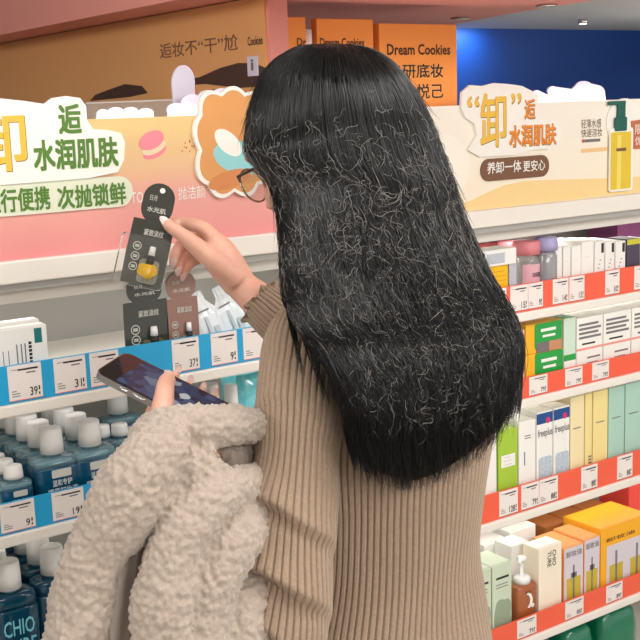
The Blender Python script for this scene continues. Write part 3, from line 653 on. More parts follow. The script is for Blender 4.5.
carton('white_box', 474, 266, 489.5, SR[0], 'white box with a small green print left of the yellow box', depth=.05, cat='box', deco=lambda mb, X0, X1, za, zb, Y: mb.box(*R(X0, X1, za, zb, .45, .85, 0, 1)[:2], Y-.0003, Y, *R(X0, X1, za, zb, 0, 1, .45, .8)[2:], mat('print_green2', (120, 140, 90))))
carton('clear_box', 509, 263, 517, SR[0], 'narrow grey translucent box between the yellow box and the pink label', face=SILVB, depth=.04, cat='box')
zt = atY(500, 266, Y0+.016).z
carton('flat_carton', 473, 249.5, 517, SR[0], 'white flat carton lying on top of the yellow box', z0=zt+.002, ztop=atY(497, 250, Y0+.012).z, depth=.055, Yf=Y0+.010, cat='carton', deco=lambda mb, X0, X1, za, zb, Y: (mb.box(*R(X0, X1, za, zb, .30, .72, 0, 1)[:2], Y-.0003, Y, *R(X0, X1, za, zb, 0, 1, .15, .8)[2:], SILVB), mb.box(*R(X0, X1, za, zb, .22, .26, 0, 1)[:2], Y-.0003, Y, *R(X0, X1, za, zb, 0, 1, .2, .9)[2:], INK)))
lines = lambda mb, X0, X1, za, zb, Y: (stripes(mb, X0, X1, za, zb, Y, .3, .6, .2, .7, 2, mat('faint_print', (220, 216, 212))))
for a in [(555, 248, 562.5, 'small white carton right of the lilac capped bottle'), (562.8, 247, 571, 'small white carton, second right of the lilac capped bottle'), (571.3, 246, 581, 'small white carton, third right of the lilac capped bottle')]:
    carton('white_carton', a[0], a[1], a[2], SR[0], a[3], group='white cartons on the top right shelf', depth=.06, Yf=Y0+.02, deco=lines)
carton('white_carton', 581.3, 242, 594, SR[0], 'bigger plain white carton between the small cartons and those with black marks', group='white cartons on the top right shelf', depth=.10, deco=lines)
def dmark(mb, X0, X1, za, zb, Y):
    mb.box(*R(X0, X1, za, zb, .66, .92, 0, 1)[:2], Y-.0003, Y, *R(X0, X1, za, zb, 0, 1, .76, .96)[2:], INK)
    for k in range(6): mb.box(*R(X0, X1, za, zb, .3+.1*(k % 3), .45+.1*(k % 3), 0, 1)[:2], Y-.0003, Y, *R(X0, X1, za, zb, 0, 1, .2+.08*k, .22+.08*k)[2:], GINK)
for a in [(594.3, 604.6, 'leftmost of three'), (604.9, 614.8, 'middle of three'), (615.1, 625.5, 'rightmost of three')]:
    carton('white_carton', a[0], 241.5, a[1], SR[0], 'white carton with a black corner mark, %s' % a[2], group='white cartons on the top right shelf', depth=.10, deco=dmark)
DKB = mat('dark_violet_print', (74, 66, 84), .4)
carton('dark_box', 626.5, 239, 640, SR[0], 'dark box with a yellow top band at the right end of the top shelf', face=DKB, depth=.06, cat='box', deco=lambda mb, X0, X1, za, zb, Y: mb.box(X0, X1, Y-.0003, Y, *R(X0, X1, za, zb, 0, 1, .88, 1)[2:], mat('lime_yellow', (200, 196, 60))))
carton('purple_box', 617, 214, 660, SR[0], 'big purple box standing at the back of the top right shelf', face=mat('purple_print', (128, 62, 112), .45), depth=.10, Yf=Y0+.24, cat='box')
carton('white_carton', 641, 240, 655, SR[0], 'white carton cut by the right photo edge on the top shelf', group='white cartons on the top right shelf', depth=.08)
# ---------------------------------------------------------------- second shelf
YO = mat('yellow_orange_print', (240, 180, 40), .45); PKB = mat('rose_print', (240, 190, 180), .45); GRN = mat('leaf_green_print', (30, 160, 66), .35, coat=.4); PLG = mat('white_green_print', (206, 226, 206), .45); LINE = mat('pink_line_print', (236, 156, 140), .5)
carton('rose_box', 512, 331, 525, SR[1], 'pale pink box next to the hair on the second right shelf', face=PKB, depth=.05, cat='box', deco=lambda mb, X0, X1, za, zb, Y: mb.box(*R(X0, X1, za, zb, .2, .85, 0, 1)[:2], Y-.0003, Y, *R(X0, X1, za, zb, 0, 1, .3, .6)[2:], WHITE))
zc = atY(545, 351, Y0+.02).z; ztp = atY(545, 322, Y0+.02).z
def dgreen(mb, X0, X1, za, zb, Y):
    q = R(X0, X1, za, zb, .24, .99, .12, 1.0); mb.prism(rrect(q[0], q[1], q[2], q[3], .006), (0, Y, 0), UX, ZU, UN, .0012, GRN)
    q = R(X0, X1, za, zb, .40, .82, .70, .80); mb.box(q[0], q[1], Y-.0016, Y, q[2], q[3], WHITE); q = R(X0, X1, za, zb, .45, .8, .50, .58); mb.box(q[0], q[1], Y-.0016, Y, q[2], q[3], WHITE)
    q = R(X0, X1, za, zb, .28, .62, .0, .34); mb.box(q[0], q[1], Y-.0018, Y, q[2], q[3], mat('grey_picture', (120, 110, 112))); q = R(X0, X1, za, zb, .63, .98, .0, .34); mb.box(q[0], q[1], Y-.0018, Y, q[2], q[3], mat('skin_picture', (196, 140, 104)))
def dgreen2(mb, X0, X1, za, zb, Y):
    q = R(X0, X1, za, zb, .24, .99, .1, 1.0); mb.prism(rrect(q[0], q[1], q[2], q[3], .006), (0, Y, 0), UX, ZU, UN, .0012, GRN)
    q = R(X0, X1, za, zb, .40, .82, .70, .80); mb.box(q[0], q[1], Y-.0016, Y, q[2], q[3], WHITE); q = R(X0, X1, za, zb, .45, .8, .50, .58); mb.box(q[0], q[1], Y-.0016, Y, q[2], q[3], WHITE)
carton('green_box', 525.5, 351, 563, SR[1], 'yellow box with a green front, lower of two stacked', face=YO, depth=.07, ztop=zc-.001, cat='box', group='green fronted boxes on the second shelf', deco=dgreen2)
carton('green_box', 525.5, 322, 562, SR[1], 'yellow box with a green front and small photo strip, upper of two stacked', face=YO, depth=.07, z0=zc+.0006, ztop=ztp, cat='box', group='green fronted boxes on the second shelf', deco=dgreen)
carton('pale_green_carton', 563.5, 318, 576, SR[1], 'white and green carton right of the green fronted boxes', face=PLG, top=GRN, depth=.09, deco=lambda mb, X0, X1, za, zb, Y: (mb.box(X0, X1, Y-.0003, Y, *R(X0, X1, za, zb, 0, 1, .30, .40)[2:], GRN), mb.box(X0, X1, Y-.0003, Y, *R(X0, X1, za, zb, 0, 1, 0, .30)[2:], WHITE)))
def dpink(mb, X0, X1, za, zb, Y):
    for k in range(4):
        q = R(X0, X1, za, zb, .08, .92-.1*(k % 2), .64+.075*k, .68+.075*k); mb.box(q[0], q[1], Y-.0003, Y, q[2], q[3], GINK)
    q = R(X0, X1, za, zb, .2, .7, .53, .56); mb.box(q[0], q[1], Y-.0003, Y, q[2], q[3], INK)
    q = R(X0, X1, za, zb, .0, 1, .44, .48); mb.box(q[0], q[1], Y-.0003, Y, q[2], q[3], LINE)
    q = R(X0, X1, za, zb, .4, .9, .28, .31); mb.box(q[0], q[1], Y-.0003, Y, q[2], q[3], GINK); q = R(X0, X1, za, zb, .4, .8, .19, .21); mb.box(q[0], q[1], Y-.0003, Y, q[2], q[3], GINK)
for a in [(576.4, 603, 317, 'white carton with a pink line beside the green and white carton'), (603.4, 631, 311, 'white carton with a pink line, second from the green and white carton'), (631.4, 662, 304, 'white carton with a pink line, third, cut by the right photo edge')]:
    carton('lined_carton', a[0], a[2], a[1], SR[1], a[3], group='pink lined cartons', depth=.10, ztop=atY(590, 317, Y0+.016).z, deco=dpink)
    carton('lined_carton', a[0]-13, a[2], a[1]-13, SR[1], 'white carton standing behind the %s pink lined one' % {317: 'first', 311: 'second', 304: 'third'}[a[2]], group='pink lined cartons', depth=.10, Yf=Y0+.122, ztop=atY(590, 317, Y0+.016).z)
# ---------------------------------------------------------------- third shelf
LIME = mat('lime_green_print', (164, 200, 62), .45); CRM = mat('cream_print', (240, 224, 176), .45); CRM2 = mat('yellow_cream_print', (240, 220, 150), .45); MINT = mat('mint_print', (172, 208, 192), .45); NAVY = mat('navy_print', (30, 76, 140), .45); BPAT = mat('blue_grey_pattern', (120, 150, 172), .5, var=.6, scale=320, rgb2=(226, 232, 236)); MAG = mat('magenta_print', (210, 50, 110), .45)
carton('white_box', 480, 432, 497, SR[2], 'plain white box left of the lime green box, half behind the sweater', depth=.09, cat='box')
def dl(mb, X0, X1, za, zb, Y):
    q = R(X0, X1, za, zb, .14, .86, .52, .68); mb.box(q[0], q[1], Y-.0003, Y, q[2], q[3], WHITE); stripes(mb, q[0], q[1], q[2], q[3], Y-.0003, .2, .8, .2, .8, 3, INK)
carton('lime_box', 498, 430, 518, SR[2], 'lime green box with a white label', face=LIME, depth=.09, cat='box', deco=dl)
carton('white_box', 518.5, 421, 536, SR[2], 'plain white box between the lime green and the blue patterned boxes', depth=.09, cat='box', deco=lambda mb, X0, X1, za, zb, Y: (stripes(mb, X0, X1, za, zb, Y, .35, .7, .78, .81, 2), mb.box(*R(X0, X1, za, zb, .3, .36, 0, 1)[:2], Y-.0003, Y, *R(X0, X1, za, zb, 0, 1, .45, .62)[2:], mat('blue_print', (90, 110, 160)))))
def dblue(mb, X0, X1, za, zb, Y):
    q = R(X0, X1, za, zb, 0, 1, .86, .985); mb.box(q[0], q[1], Y-.0003, Y, q[2], q[3], NAVY)
    q = R(X0, X1, za, zb, .5, .9, .84, .94); mb.prism(el((q[0]+q[1])/2, (q[2]+q[3])/2, .007, .007), (0, Y, 0), UX, ZU, UN, .0005, MAG)
    q = R(X0, X1, za, zb, .06, .98, .68, .80); mb.text('freeplus', *q, Y, GINK, .03)
    q = R(X0, X1, za, zb, .12, .96, .06, .46); mb.prism(rrect(q[0], q[1], q[2], q[3], .008), (0, Y, 0), UX, ZU, UN, .0004, BPAT)
carton('patterned_box', 536.3, 411.5, 553, SR[2], 'white box with blue dotted pattern, left of two', depth=.09, cat='box', group='blue patterned boxes', deco=dblue)
carton('patterned_box', 553.3, 408, 569.8, SR[2], 'white box with blue dotted pattern, right of two, beside the cream box', depth=.09, cat='box', group='blue patterned boxes', deco=dblue, ztop=atY(544, 411.5, Y0+.016).z)
zc_ = atY(577, 396.5, Y0+.016).z
dtx = lambda mb, X0, X1, za, zb, Y: stripes(mb, X0, X1, za, zb, Y, .2, .75, .64, .66, 1)
def dtx2(mb, X0, X1, za, zb, Y):
    for k in range(7): mb.box(*R(X0, X1, za, zb, .5, .9, 0, 1)[:2], Y-.0003, Y, *R(X0, X1, za, zb, 0, 1, .06+.035*k, .08+.035*k)[2:], GINK)
for a in [(570.2, 584.5, CRM, 'cream box right of the blue patterned boxes', dtx, 'cream'), (584.8, 592.5, CRM2, 'narrow yellow cream box side with small lettering near its foot', dtx2, 'cream'), (592.8, 608, CRM2, 'yellow cream box next to the mint green boxes', dtx, 'cream'),
          (608.3, 624.6, MINT, 'mint green box beside the yellow cream box', dtx, 'mint'), (625, 642, MINT, 'second mint green box from the yellow cream box', dtx, 'mint'), (642.4, 660, MINT, 'mint green box cut by the right photo edge', dtx, 'mint')]:
    carton(a[5]+'_box', a[0], 395, a[1], SR[2], a[3], face=a[2], top=WHITE if a[5] == 'mint' else mat('cream_top', (246, 236, 204), .5), depth=.10, cat='box', ztop=zc_, group=a[5]+' boxes on the third shelf', deco=a[4])
carton('black_box', 520, 400, 556, SR[2], 'black box lying behind the white and patterned boxes', face=mat('black_card', (30, 28, 28), .4), depth=.10, Yf=Y0+.135, ztop=zc_-.012, cat='box')
for k, (a, b) in enumerate([(560, 575), (575.4, 591), (591.4, 608)]):
    carton(('cream' if k < 2 else 'mint')+'_box', a, 395, b, SR[2], ['cream box in the second row behind the blue patterned boxes', 'cream box in the second row behind the narrow yellow cream box', 'mint green box in the second row'][k], face=CRM if k < 2 else MINT, depth=.10, Yf=Y0+.125, cat='box', ztop=zc_, group='boxes in the second row of the third shelf')
# ---------------------------------------------------------------- fourth shelf
PALE = mat('pale_sage_print', (206, 218, 194), .45); SAGE = mat('sage_picture', (150, 166, 140), .5); ORT = mat('orange_top_print', (240, 164, 96), .45); OIL = mat('oil_gold_print', (200, 176, 60), .35); YD = mat('amber_yellow_print', (246, 176, 40), .4); AMB = mat('amber_liquid', (190, 108, 60), .12, trans=.3, coat=.6); LAVG = mat('pale_lilac_print', (214, 206, 214), .45)
def dsage(mb, X0, X1, za, zb, Y):
    q = R(X0, X1, za, zb, .2, .85, .80, .83); mb.box(q[0], q[1], Y-.0003, Y, q[2], q[3], INK); stripes(mb, X0, X1, za, zb, Y, .2, .8, .68, .72, 2)
    q = R(X0, X1, za, zb, .08, .98, 0, .52); mb.prism(cloud(q[0], q[1], q[2]+.0015, q[3], 5, .10, 3), (0, Y, 0), UX, ZU, UN, .0004, SAGE)
zg = atY(502, 564, Y0+.016).z
carton('sage_box', 472, 570, 491.6, SR[3], 'pale sage box beside the sweater, left of two', face=PALE, depth=.08, cat='box', ztop=zg, group='pale sage boxes on the fourth shelf', deco=dsage)
carton('sage_box', 492, 564, 512, SR[3], 'pale sage box left of the orange pump bottle, right of two', face=PALE, depth=.08, cat='box', ztop=zg, group='pale sage boxes on the fourth shelf', deco=dsage)
# pump bottle
Yp = Y0+.036; a, b = atY(511.5, 600, Yp), atY(532, 600, Yp); r = (b.x-a.x)/2; cx = (a.x+b.x)/2; zsh = atY(525, 581, Yp).z; zpt = atY(525, 555, Yp).z
t = thing('pump_bottle', (cx, Yp, r4), 'amber orange bottle with a white pump and moon mark', 'bottle'); cc_ = (cx, Yp, 0)
MB().lathe([(r*.95, r4+.0003), (r, r4+.004), (r, zsh-.006), (r*.9, zsh-.001), (r*.55, zsh)], AMB, cc_, 32, 1, .62, power=4).build('body', t)
MB().lathe([(r*.62, zsh+.0002), (r*.62, zsh+.013), (r*.5, zsh+.016), (.004, zsh+.0165), (.004, zpt-.012)], WPLA, cc_, 24, 1, .9).build('pump_collar', t)
MB().lathe([(.010, zpt-.0118), (.011, zpt-.002), (.008, zpt), (.0005, zpt)], WPLA, cc_, 20).tube([(cx, Yp, zpt-.005), (cx-.012, Yp-.008, zpt-.004), (cx-.022, Yp-.014, zpt-.009)], [.006, .005, .0035], WPLA, 10).build('pump_head', t)
mb = MB(); Yq = Yp-r*.62-.0008; zm = r4+(zsh-r4)*.62
mo = [(cx-.004+.017*math.cos(a_), zm+.020*math.sin(a_)) for a_ in np.linspace(-1.2, 1.5, 20)]+[(cx-.008+.013*math.cos(a_), zm+.016*math.sin(a_)) for a_ in np.linspace(1.5, -1.2, 20)]
mb.prism(mo, (0, Yq, 0), UX, ZU, UN, .0004, WHITE).prism(el(cx+.013, zm-.014, .005, .005), (0, Yq, 0), UX, ZU, UN, .0004, WHITE); mb.text('MOON', cx-.008, cx+.010, zsh-.020, zsh-.014, Yq, INK); mb.build('moon_print', t)
zw = atY(550, 546, Y0+.016).z
def dcho(mb, X0, X1, za, zb, Y):
    O = Vector(((X0+X1)/2+.004, Y, zb-.012)); 
    mb.text('CHIO', 0, .038, .002, .014, 0, INK, .03, O=O, U=(0, 0, -1), W=(1, 0, 0), N=UN); mb.text('TURE', 0, .038, -.014, -.002, 0, INK, .03, O=O, U=(0, 0, -1), W=(1, 0, 0), N=UN)
carton('white_carton', 538.5, 545, 562, SR[3], 'tall cream white carton with sideways black lettering', face=mat('cream_white_print', (246, 234, 212), .45), top=WHITE, depth=.05, ztop=zw, group='white cartons on the fourth shelf', deco=dcho)
carton('white_carton', 511, 556, 529, SR[3], 'white carton standing behind the pump bottle', top=WHITE, depth=.055, Yf=Y0+.076, ztop=zw-.004, group='white cartons on the fourth shelf')
carton('white_carton', 484, 552, 508, SR[3], 'white carton in the second row behind the sage boxes', top=WHITE, depth=.10, Yf=Y0+.135, ztop=zw-.012, group='white cartons on the fourth shelf')
carton('white_carton', 509.5, 545, 536, SR[3], 'white carton farthest back behind the pump bottle', depth=.10, Yf=Y0+.135, ztop=zw, group='white cartons on the fourth shelf')
def doil(mb, X0, X1, za, zb, Y):
    q = R(X0, X1, za, zb, .02, .98, .02, .99); mb.box(q[0], q[1], Y-.0002, Y, q[2], q[3], LAVG)
    q = R(X0, X1, za, zb, .10, .90, .84, .94); mb.text('卸妆油', *q, Y-.0002, GINK, .02)
    q = R(X0, X1, za, zb, .14, .86, .06, .50); mb.box(q[0], q[1], Y-.0004, Y, q[2], q[3], OIL); q = R(X0, X1, za, zb, .46, .54, .08, .70); mb.box(q[0], q[1], Y-.0006, Y, q[2], q[3], GINK); q = R(X0, X1, za, zb, .36, .66, .50, .58); mb.box(q[0], q[1], Y-.0006, Y, q[2], q[3], GINK)
zo = atY(574, 546, Y0+.016).z
carton('oil_box', 563.5, 543, 583.5, SR[3], 'orange topped box with an oil bottle picture, left of two', face=ORT, depth=.10, cat='box', ztop=zo, group='orange topped oil boxes', deco=doil)
carton('oil_box', 583.8, 530, 600, SR[3], 'orange topped box with an oil bottle picture, beside the yellow display carton', face=ORT, depth=.10, cat='box', ztop=zo+.004, group='orange topped oil boxes', deco=doil)
def dyel(mb, X0, X1, za, zb, Y):
    q = R(X0, X1, za, zb, .12, .98, .02, .72); mb.box(q[0], q[1], Y-.0002, Y, q[2], q[3], LAVG)
    for u in (.18, .62):
        q = R(X0, X1, za, zb, u, u+.28, .06, .42); mb.box(q[0], q[1], Y-.0004, Y, q[2], q[3], OIL); q = R(X0, X1, za, zb, u+.12, u+.16, .1, .62); mb.box(q[0], q[1], Y-.0006, Y, q[2], q[3], GINK)
    q = R(X0, X1, za, zb, .14, .44, -.0, .16); mb.box(q[0], q[1], Y-.0014, Y, q[2], q[3], mat('pink_tag_print', (222, 150, 170)))
    q = R(X0, X1, za, zb, .1, .7, .78, .84); mb.text('卸妆油', *q, Y, DKBRN, .02)
carton('display_carton', 600.5, 523, 648, SR[3], 'yellow display carton with two oil bottle pictures', face=YD, depth=.12, cat='carton', ztop=zo+.016, deco=dyel)
carton('red_box', 628, 500, 670, SR[3], 'coral red box behind the yellow display carton', face=mat('coral_red_print', (222, 76, 66), .45), depth=.10, Yf=Y0+.16, ztop=zo+.035, cat='box')
BRB = mat('brown_orange_card', (170, 104, 52), .5)
for k, (a, b) in enumerate([(545, 567), (567.5, 590), (590.5, 612)]):
    carton('oil_box', a, 530, b, SR[3], ['brown orange box behind the tall cream white carton', 'brown orange box behind the left oil box', 'brown orange box behind the yellow display carton'][k], face=BRB, depth=.12, Yf=Y0+.15, ztop=zo-.006, cat='box', group='brown orange boxes in the second row')
# ---------------------------------------------------------------- lowest shelf (base of the bay)
zb5 = .1002
EMR = mat('emerald_green_pack', (10, 128, 92), .25, coat=.6, var=.3, scale=25)
MB_b = MB().box(1.42, 2.74, Y0+.006, YB-.031, .10, .12, SHELFW, .002); o = MB_b.build('base_shelf'); o['kind'] = 'structure'; o.name = 'trim_base'
for k, (x0_, x1_, y_, h, m, lb) in enumerate([(1.70, 1.82, .05, .185, SILVB, 'silver grey pack at the bottom edge of the photo'), (1.83, 1.93, .05, .19, mat('grey_violet_pack', (130, 120, 134), .4), 'grey violet pack on the lowest shelf'), (1.935, 2.05, .03, .20, EMR, 'emerald green pack on the lowest shelf, left of two'), (2.055, 2.20, .02, .215, EMR, 'emerald green pack at the lower right corner, right of two')]):
    t = thing('refill_pack', ((x0_+x1_)/2, Y0+y_+.06, .1202), lb, 'pack', 'packs on the lowest shelf')
    MB().lathe([(.40, .1205), (.5, .125), (.5, .12+h*.7), (.44, .12+h*.9), (.3, .12+h)], m, ((x0_+x1_)/2, Y0+y_+.07, 0), 32, x1_-x0_-.004, .10, power=4).build('pack_body', t)
    MB().box((x0_+x1_)/2-.03, (x0_+x1_)/2+.03, Y0+y_+.066, Y0+y_+.074, .12+h+.0002, .12+h+.012, m, .001).build('seal_strip', t)
# ================================================================== PERSON
def catmull(P, n):
    """n samples of a smooth curve through rows of numbers"""
    P = np.array(P, float); m = len(P); out = []
    for t in np.linspace(0, m-1, n):
        i = min(int(t), m-2); u = t-i
        p0, p1, p2, p3 = P[max(i-1, 0)], P[i], P[i+1], P[min(i+2, m-1)]
        out.append(.5*((2*p1)+(-p0+p2)*u+(2*p0-5*p1+4*p2-p3)*u*u+(-p0+3*p1-3*p2+p3)*u**3))
    return np.array(out)
def pxpath(rows): return [(*at(r[0], r[1], r[2]), *r[3:]) for r in rows]
def remeshed(mb, name, voxel, smooth_n, m, parent, fac=.5):
    """one continuous closed surface from overlapping limbs"""
    o = mb.build('tmp')
    r = o.modifiers.new('r', 'REMESH'); r.mode = 'VOXEL'; r.voxel_size = voxel
    if smooth_n: s = o.modifiers.new('s', 'SMOOTH'); s.iterations = smooth_n; s.factor = fac
    me = bpy.data.meshes.new_from_object(o.evaluated_get(bpy.context.evaluated_depsgraph_get()))
    b = o.location.copy(); bpy.data.objects.remove(o)
    me.name = name; me.materials.clear(); me.materials.append(m)
    me.polygons.foreach_set('use_smooth', [True]*len(me.polygons)); me.polygons.foreach_set('material_index', [0]*len(me.polygons))
    off = np.array(parent['_b']) if parent is not None else np.zeros(3)
    co = np.empty(len(me.vertices)*3); me.vertices.foreach_get('co', co); co = co.reshape(-1, 3)-off; me.vertices.foreach_set('co', co.ravel())
    q = bpy.data.objects.new(name, me); COL.objects.link(q)
    if parent is not None: q.parent = parent
    q['_b'] = [float(x) for x in off]
    return q
SKIN = mat('skin', (234, 184, 162), .45, var=.06, scale=60, rgb2=(226, 166, 144)); SKIN.node_tree.nodes['Principled BSDF'].inputs['Subsurface Weight'].default_value = .12
SKIN.node_tree.nodes['Principled BSDF'].inputs['Subsurface Radius'].default_value = (.01, .004, .002)
LIPM = mat('lip_colour', (190, 96, 92), .4); NAIL = mat('pale_nail_polish', (238, 214, 206), .2, coat=.6)
LX = (RH*.707+FH*.707); FX = (-RH*.707+FH*.707)          # her left-to-right axis, her facing axis
hip = at(378, 700, 1.42)
person = thing('person', (hip.x, hip.y, 0), 'person with long black hair in a beige ribbed sweater reaching to the shelf', 'person')
B = MB()
def ell(c, ax, rad, m=SKIN, n=20):
    """ellipsoid with axes ax"""
    V = []; F = []; c = Vector(c)
    for j in range(n//2+1):
        th = math.pi*j/(n//2)
        for k in range(n):
            a = 2*math.pi*k/n; V.append(c+ax[0]*(rad[0]*math.sin(th)*math.cos(a))+ax[1]*(rad[1]*math.sin(th)*math.sin(a))+ax[2]*(rad[2]*math.cos(th)))
    for j in range(n//2):
        for k in range(n):
            k2 = (k+1) % n; F.append((j*n+k, (j+1)*n+k, (j+1)*n+k2, j*n+k2))
    B.raw(V, F, m, True)
def limb(rows, n=14, k=6, mb=None):
    R_ = catmull(pxpath(rows), max(k, len(rows)*3)); (mb or B).tube([r[:3] for r in R_], [r[3] for r in R_], SKIN, n)
# head
hp = math.radians(24); HFh = (-RH*.84+FH*.54).normalized(); HX = HFh.cross(ZU).normalized()
HF = HFh*math.cos(hp)-ZU*math.sin(hp); HU = HX.cross(HF).normalized()
HC = at(326, 148, 1.41)
L = lambda x, y, z: HC+HX*x+HF*y+HU*z
ell(L(0, -.012, .02), (HX, HF, HU), (.073, .090, .088)); ell(L(0, .022, -.035), (HX, HF, HU), (.060, .066, .072)); ell(L(0, .050, -.082), (HX, HF, HU), (.034, .034, .028))
B.tube([L(0, .078, .012), L(0, .094, -.014), L(0, .103, -.030), L(0, .088, -.038)], [.008, .010, .012, .009], SKIN, 12)
ell(L(0, .086, -.060), (HX, HF, HU), (.022, .010, .010))
for s in (-1, 1):
    ell(L(s*.073, -.004, -.020), (HX, HF, HU), (.009, .018, .031)); ell(L(s*.034, .066, -.030), (HX, HF, HU), (.022, .018, .020)); ell(L(s*.03, .082, .026), (HX, HF, HU), (.022, .008, .007))
# neck, trunk
limb([(366, 300, 1.45, .055), (352, 262, 1.44, .050), (338, 222, 1.425, .050), (332, 190, 1.42, .05)])
TOR = [(360, 287, 1.445, .050, .050), (372, 297, 1.445, .085, .062), (382, 311, 1.44, .125, .082), (388, 332, 1.435, .148, .096), (390, 380, 1.43, .150, .106), (388, 430, 1.43, .150, .105), (385, 490, 1.425, .137, .098), (381, 550, 1.42, .132, .098), (377, 600, 1.42, .145, .108), (373, 650, 1.42, .158, .118), (372, 700, 1.42, .166, .122), (372, 735, 1.42, .168, .122)]
def trunk(mb, rows, nr, n, m, grow=0, fn=None, close=True):
    R_ = catmull(pxpath(rows), nr); V = []; F = []
    for j, r in enumerate(R_):
        for k in range(n):
            a = 2*math.pi*k/n; ca, sa = math.cos(a), math.sin(a); q = (abs(ca)**2.3+abs(sa)**2.3)**(-1/2.3)
            g = grow+(fn(j/(nr-1), k, a) if fn else 0)
            V.append(Vector(r[:3])+LX*((r[3]+g)*ca*q)+FX*((r[4]+g)*sa*q))
    for j in range(nr-1):
        for k in range(n): k2 = (k+1) % n; F.append((j*n+k, (j+1)*n+k, (j+1)*n+k2, j*n+k2))
    if close: F += [tuple(range(n)), tuple((nr-1)*n+k for k in range(n))[::-1]]
    return mb.raw(V, F, m, True)
trunk(B, TOR, 40, 40, SKIN, -.012)
# legs down to the floor
PC = Vector((hip.x, hip.y, 0))
for s in (-1, 1):
    h0 = hip+LX*(s*.08)-ZU*.02; kn = PC+LX*(s*.085)+FX*.015+ZU*.46; an = PC+LX*(s*.09)-FX*.01+ZU*.08; toe = PC+LX*(s*.10)+FX*.15+ZU*.032
    Rr = catmull([(*h0, .088), (*(h0*.5+kn*.5), .078), (*kn, .056), (*(kn*.5+an*.5), .050), (*an, .036)], 18); B.tube([r[:3] for r in Rr], [r[3] for r in Rr], SKIN, 18)
    B.tube([PC+LX*(s*.09)-FX*.045+ZU*.036, an-ZU*.03, PC+LX*(s*.095)+FX*.07+ZU*.04, toe], [.028, .036, .034, .022], SKIN, 14)
# arms
RSH, LSH = (470, 338, 1.54), (308, 350, 1.335)
limb([(430, 328, 1.49, .055), RSH+(.048,), (410, 358, 1.60, .042), (345, 374, 1.66, .039), (300, 335, 1.70, .036), (262, 303, 1.73, .029), (243, 287, 1.738, .0245), (230, 272, 1.735, .026), (220, 258, 1.73, .025), (211, 247, 1.728, .018)], k=50)
limb([(350, 332, 1.39, .050), LSH+(.046,), (302, 430, 1.27, .040), (288, 540, 1.24, .030), (284, 612, 1.235, .030), (255, 575, 1.25, .030), (226, 490, 1.262, .027), (214, 462, 1.258, .024)], k=60)
# right hand: palm, thumb on the near side, four fingers folded behind the sachet
limb([(243, 287, 1.745, .022), (224, 268, 1.755, .022), (208, 255, 1.760, .016)]); limb([(240, 280, 1.735, .022), (222, 252, 1.725, .022), (211, 238, 1.722, .0145)])
limb([(236, 280, 1.725, .019), (216, 262, 1.706, .018), (200, 249, 1.697, .0145), (185, 237, 1.688, .0112), (174, 229, 1.683, .0102), (167, 223.5, 1.682, .0085), (163.5, 221, 1.684, .005)], k=24)
def finger(rows): limb(rows, 12, 20)
finger([(213, 238, 1.724, .0130), (204, 228.5, 1.728, .0115), (190, 224, 1.734, .0105), (178, 223, 1.735, .0098), (170, 227, 1.724, .0088), (164, 231, 1.712, .0065)])
finger([(211, 246, 1.740, .0125), (196, 240, 1.758, .0112), (184, 243, 1.762, .0102), (177, 251, 1.755, .0092), (174, 259, 1.746, .0082), (173, 266, 1.738, .0058)])
finger([(212, 252, 1.752, .0120), (198, 248, 1.770, .0108), (188, 252, 1.772, .0098), (181, 260, 1.765, .0088), (178.5, 267, 1.756, .0078), (178, 273, 1.750, .0055)])
finger([(216, 260, 1.760, .0110), (204, 257, 1.776, .0098), (194, 261, 1.778, .0086), (187, 267, 1.770, .0078), (184, 273, 1.764, .0068), (183, 278, 1.760, .0048)])
# phone frame
pA, pB, pC = at(94, 371, 1.285), at(126, 351, 1.35), at(241, 409, 1.32)
PU = (pC-pB).normalized(); PW = (pA-pB); PW = (PW-PU*PW.dot(PU)).normalized(); PN = PU.cross(PW).normalized(); PN = PN if PN.z > 0 else -PN
def Q(u, w_, n_=0): return pB+PU*u+PW*w_+PN*n_       # u along the length, w across towards the viewer, n above the screen
# left hand under the phone
hb = Q(.105, .085, -.035); pk = Q(.085, .050, -.030)
wr = at(216, 466, 1.259); w2 = Q(.132, .104, -.040)
B.tube([wr, w2, hb, pk], [.024, .023, .024, .018], SKIN, 14); B.tube([wr, w2, Q(.118, .075, -.036), Q(.112, .045, -.031)], [.022, .022, .022, .017], SKIN, 14)
def fing3(P, r): R_ = catmull([(*p, q) for p, q in zip(P, r)], 16); B.tube([q[:3] for q in R_], [q[3] for q in R_], SKIN, 12)
for k, u in enumerate((.066, .084, .102, .118)):
    fing3([Q(u+.01*(1-k*.6), .055, -.027), Q(u, .025, -.0215), Q(u-.002, .004, -.0185), Q(u-.002, -.0075, -.0125), Q(u-.002, -.0092, -.0045 if k else .0)], [.0105, .0095, .0085, .0072, .005])
tb = [at(206, 440, 1.262), at(192, 424, 1.245), at(182, 404, 1.248)]
tipT = Q(.070, .026, .0096); mid = Q(.079, .056, .0145)
fing3([Q(.115, .100, -.022), Q(.101, .098, .003), Q(.088, .077, .0168), mid, Q(.073, .038, .0118), tipT], [.017, .014, .0112, .0105, .0098, .006])
body = remeshed(B, 'body', .0028, 3, SKIN, person)
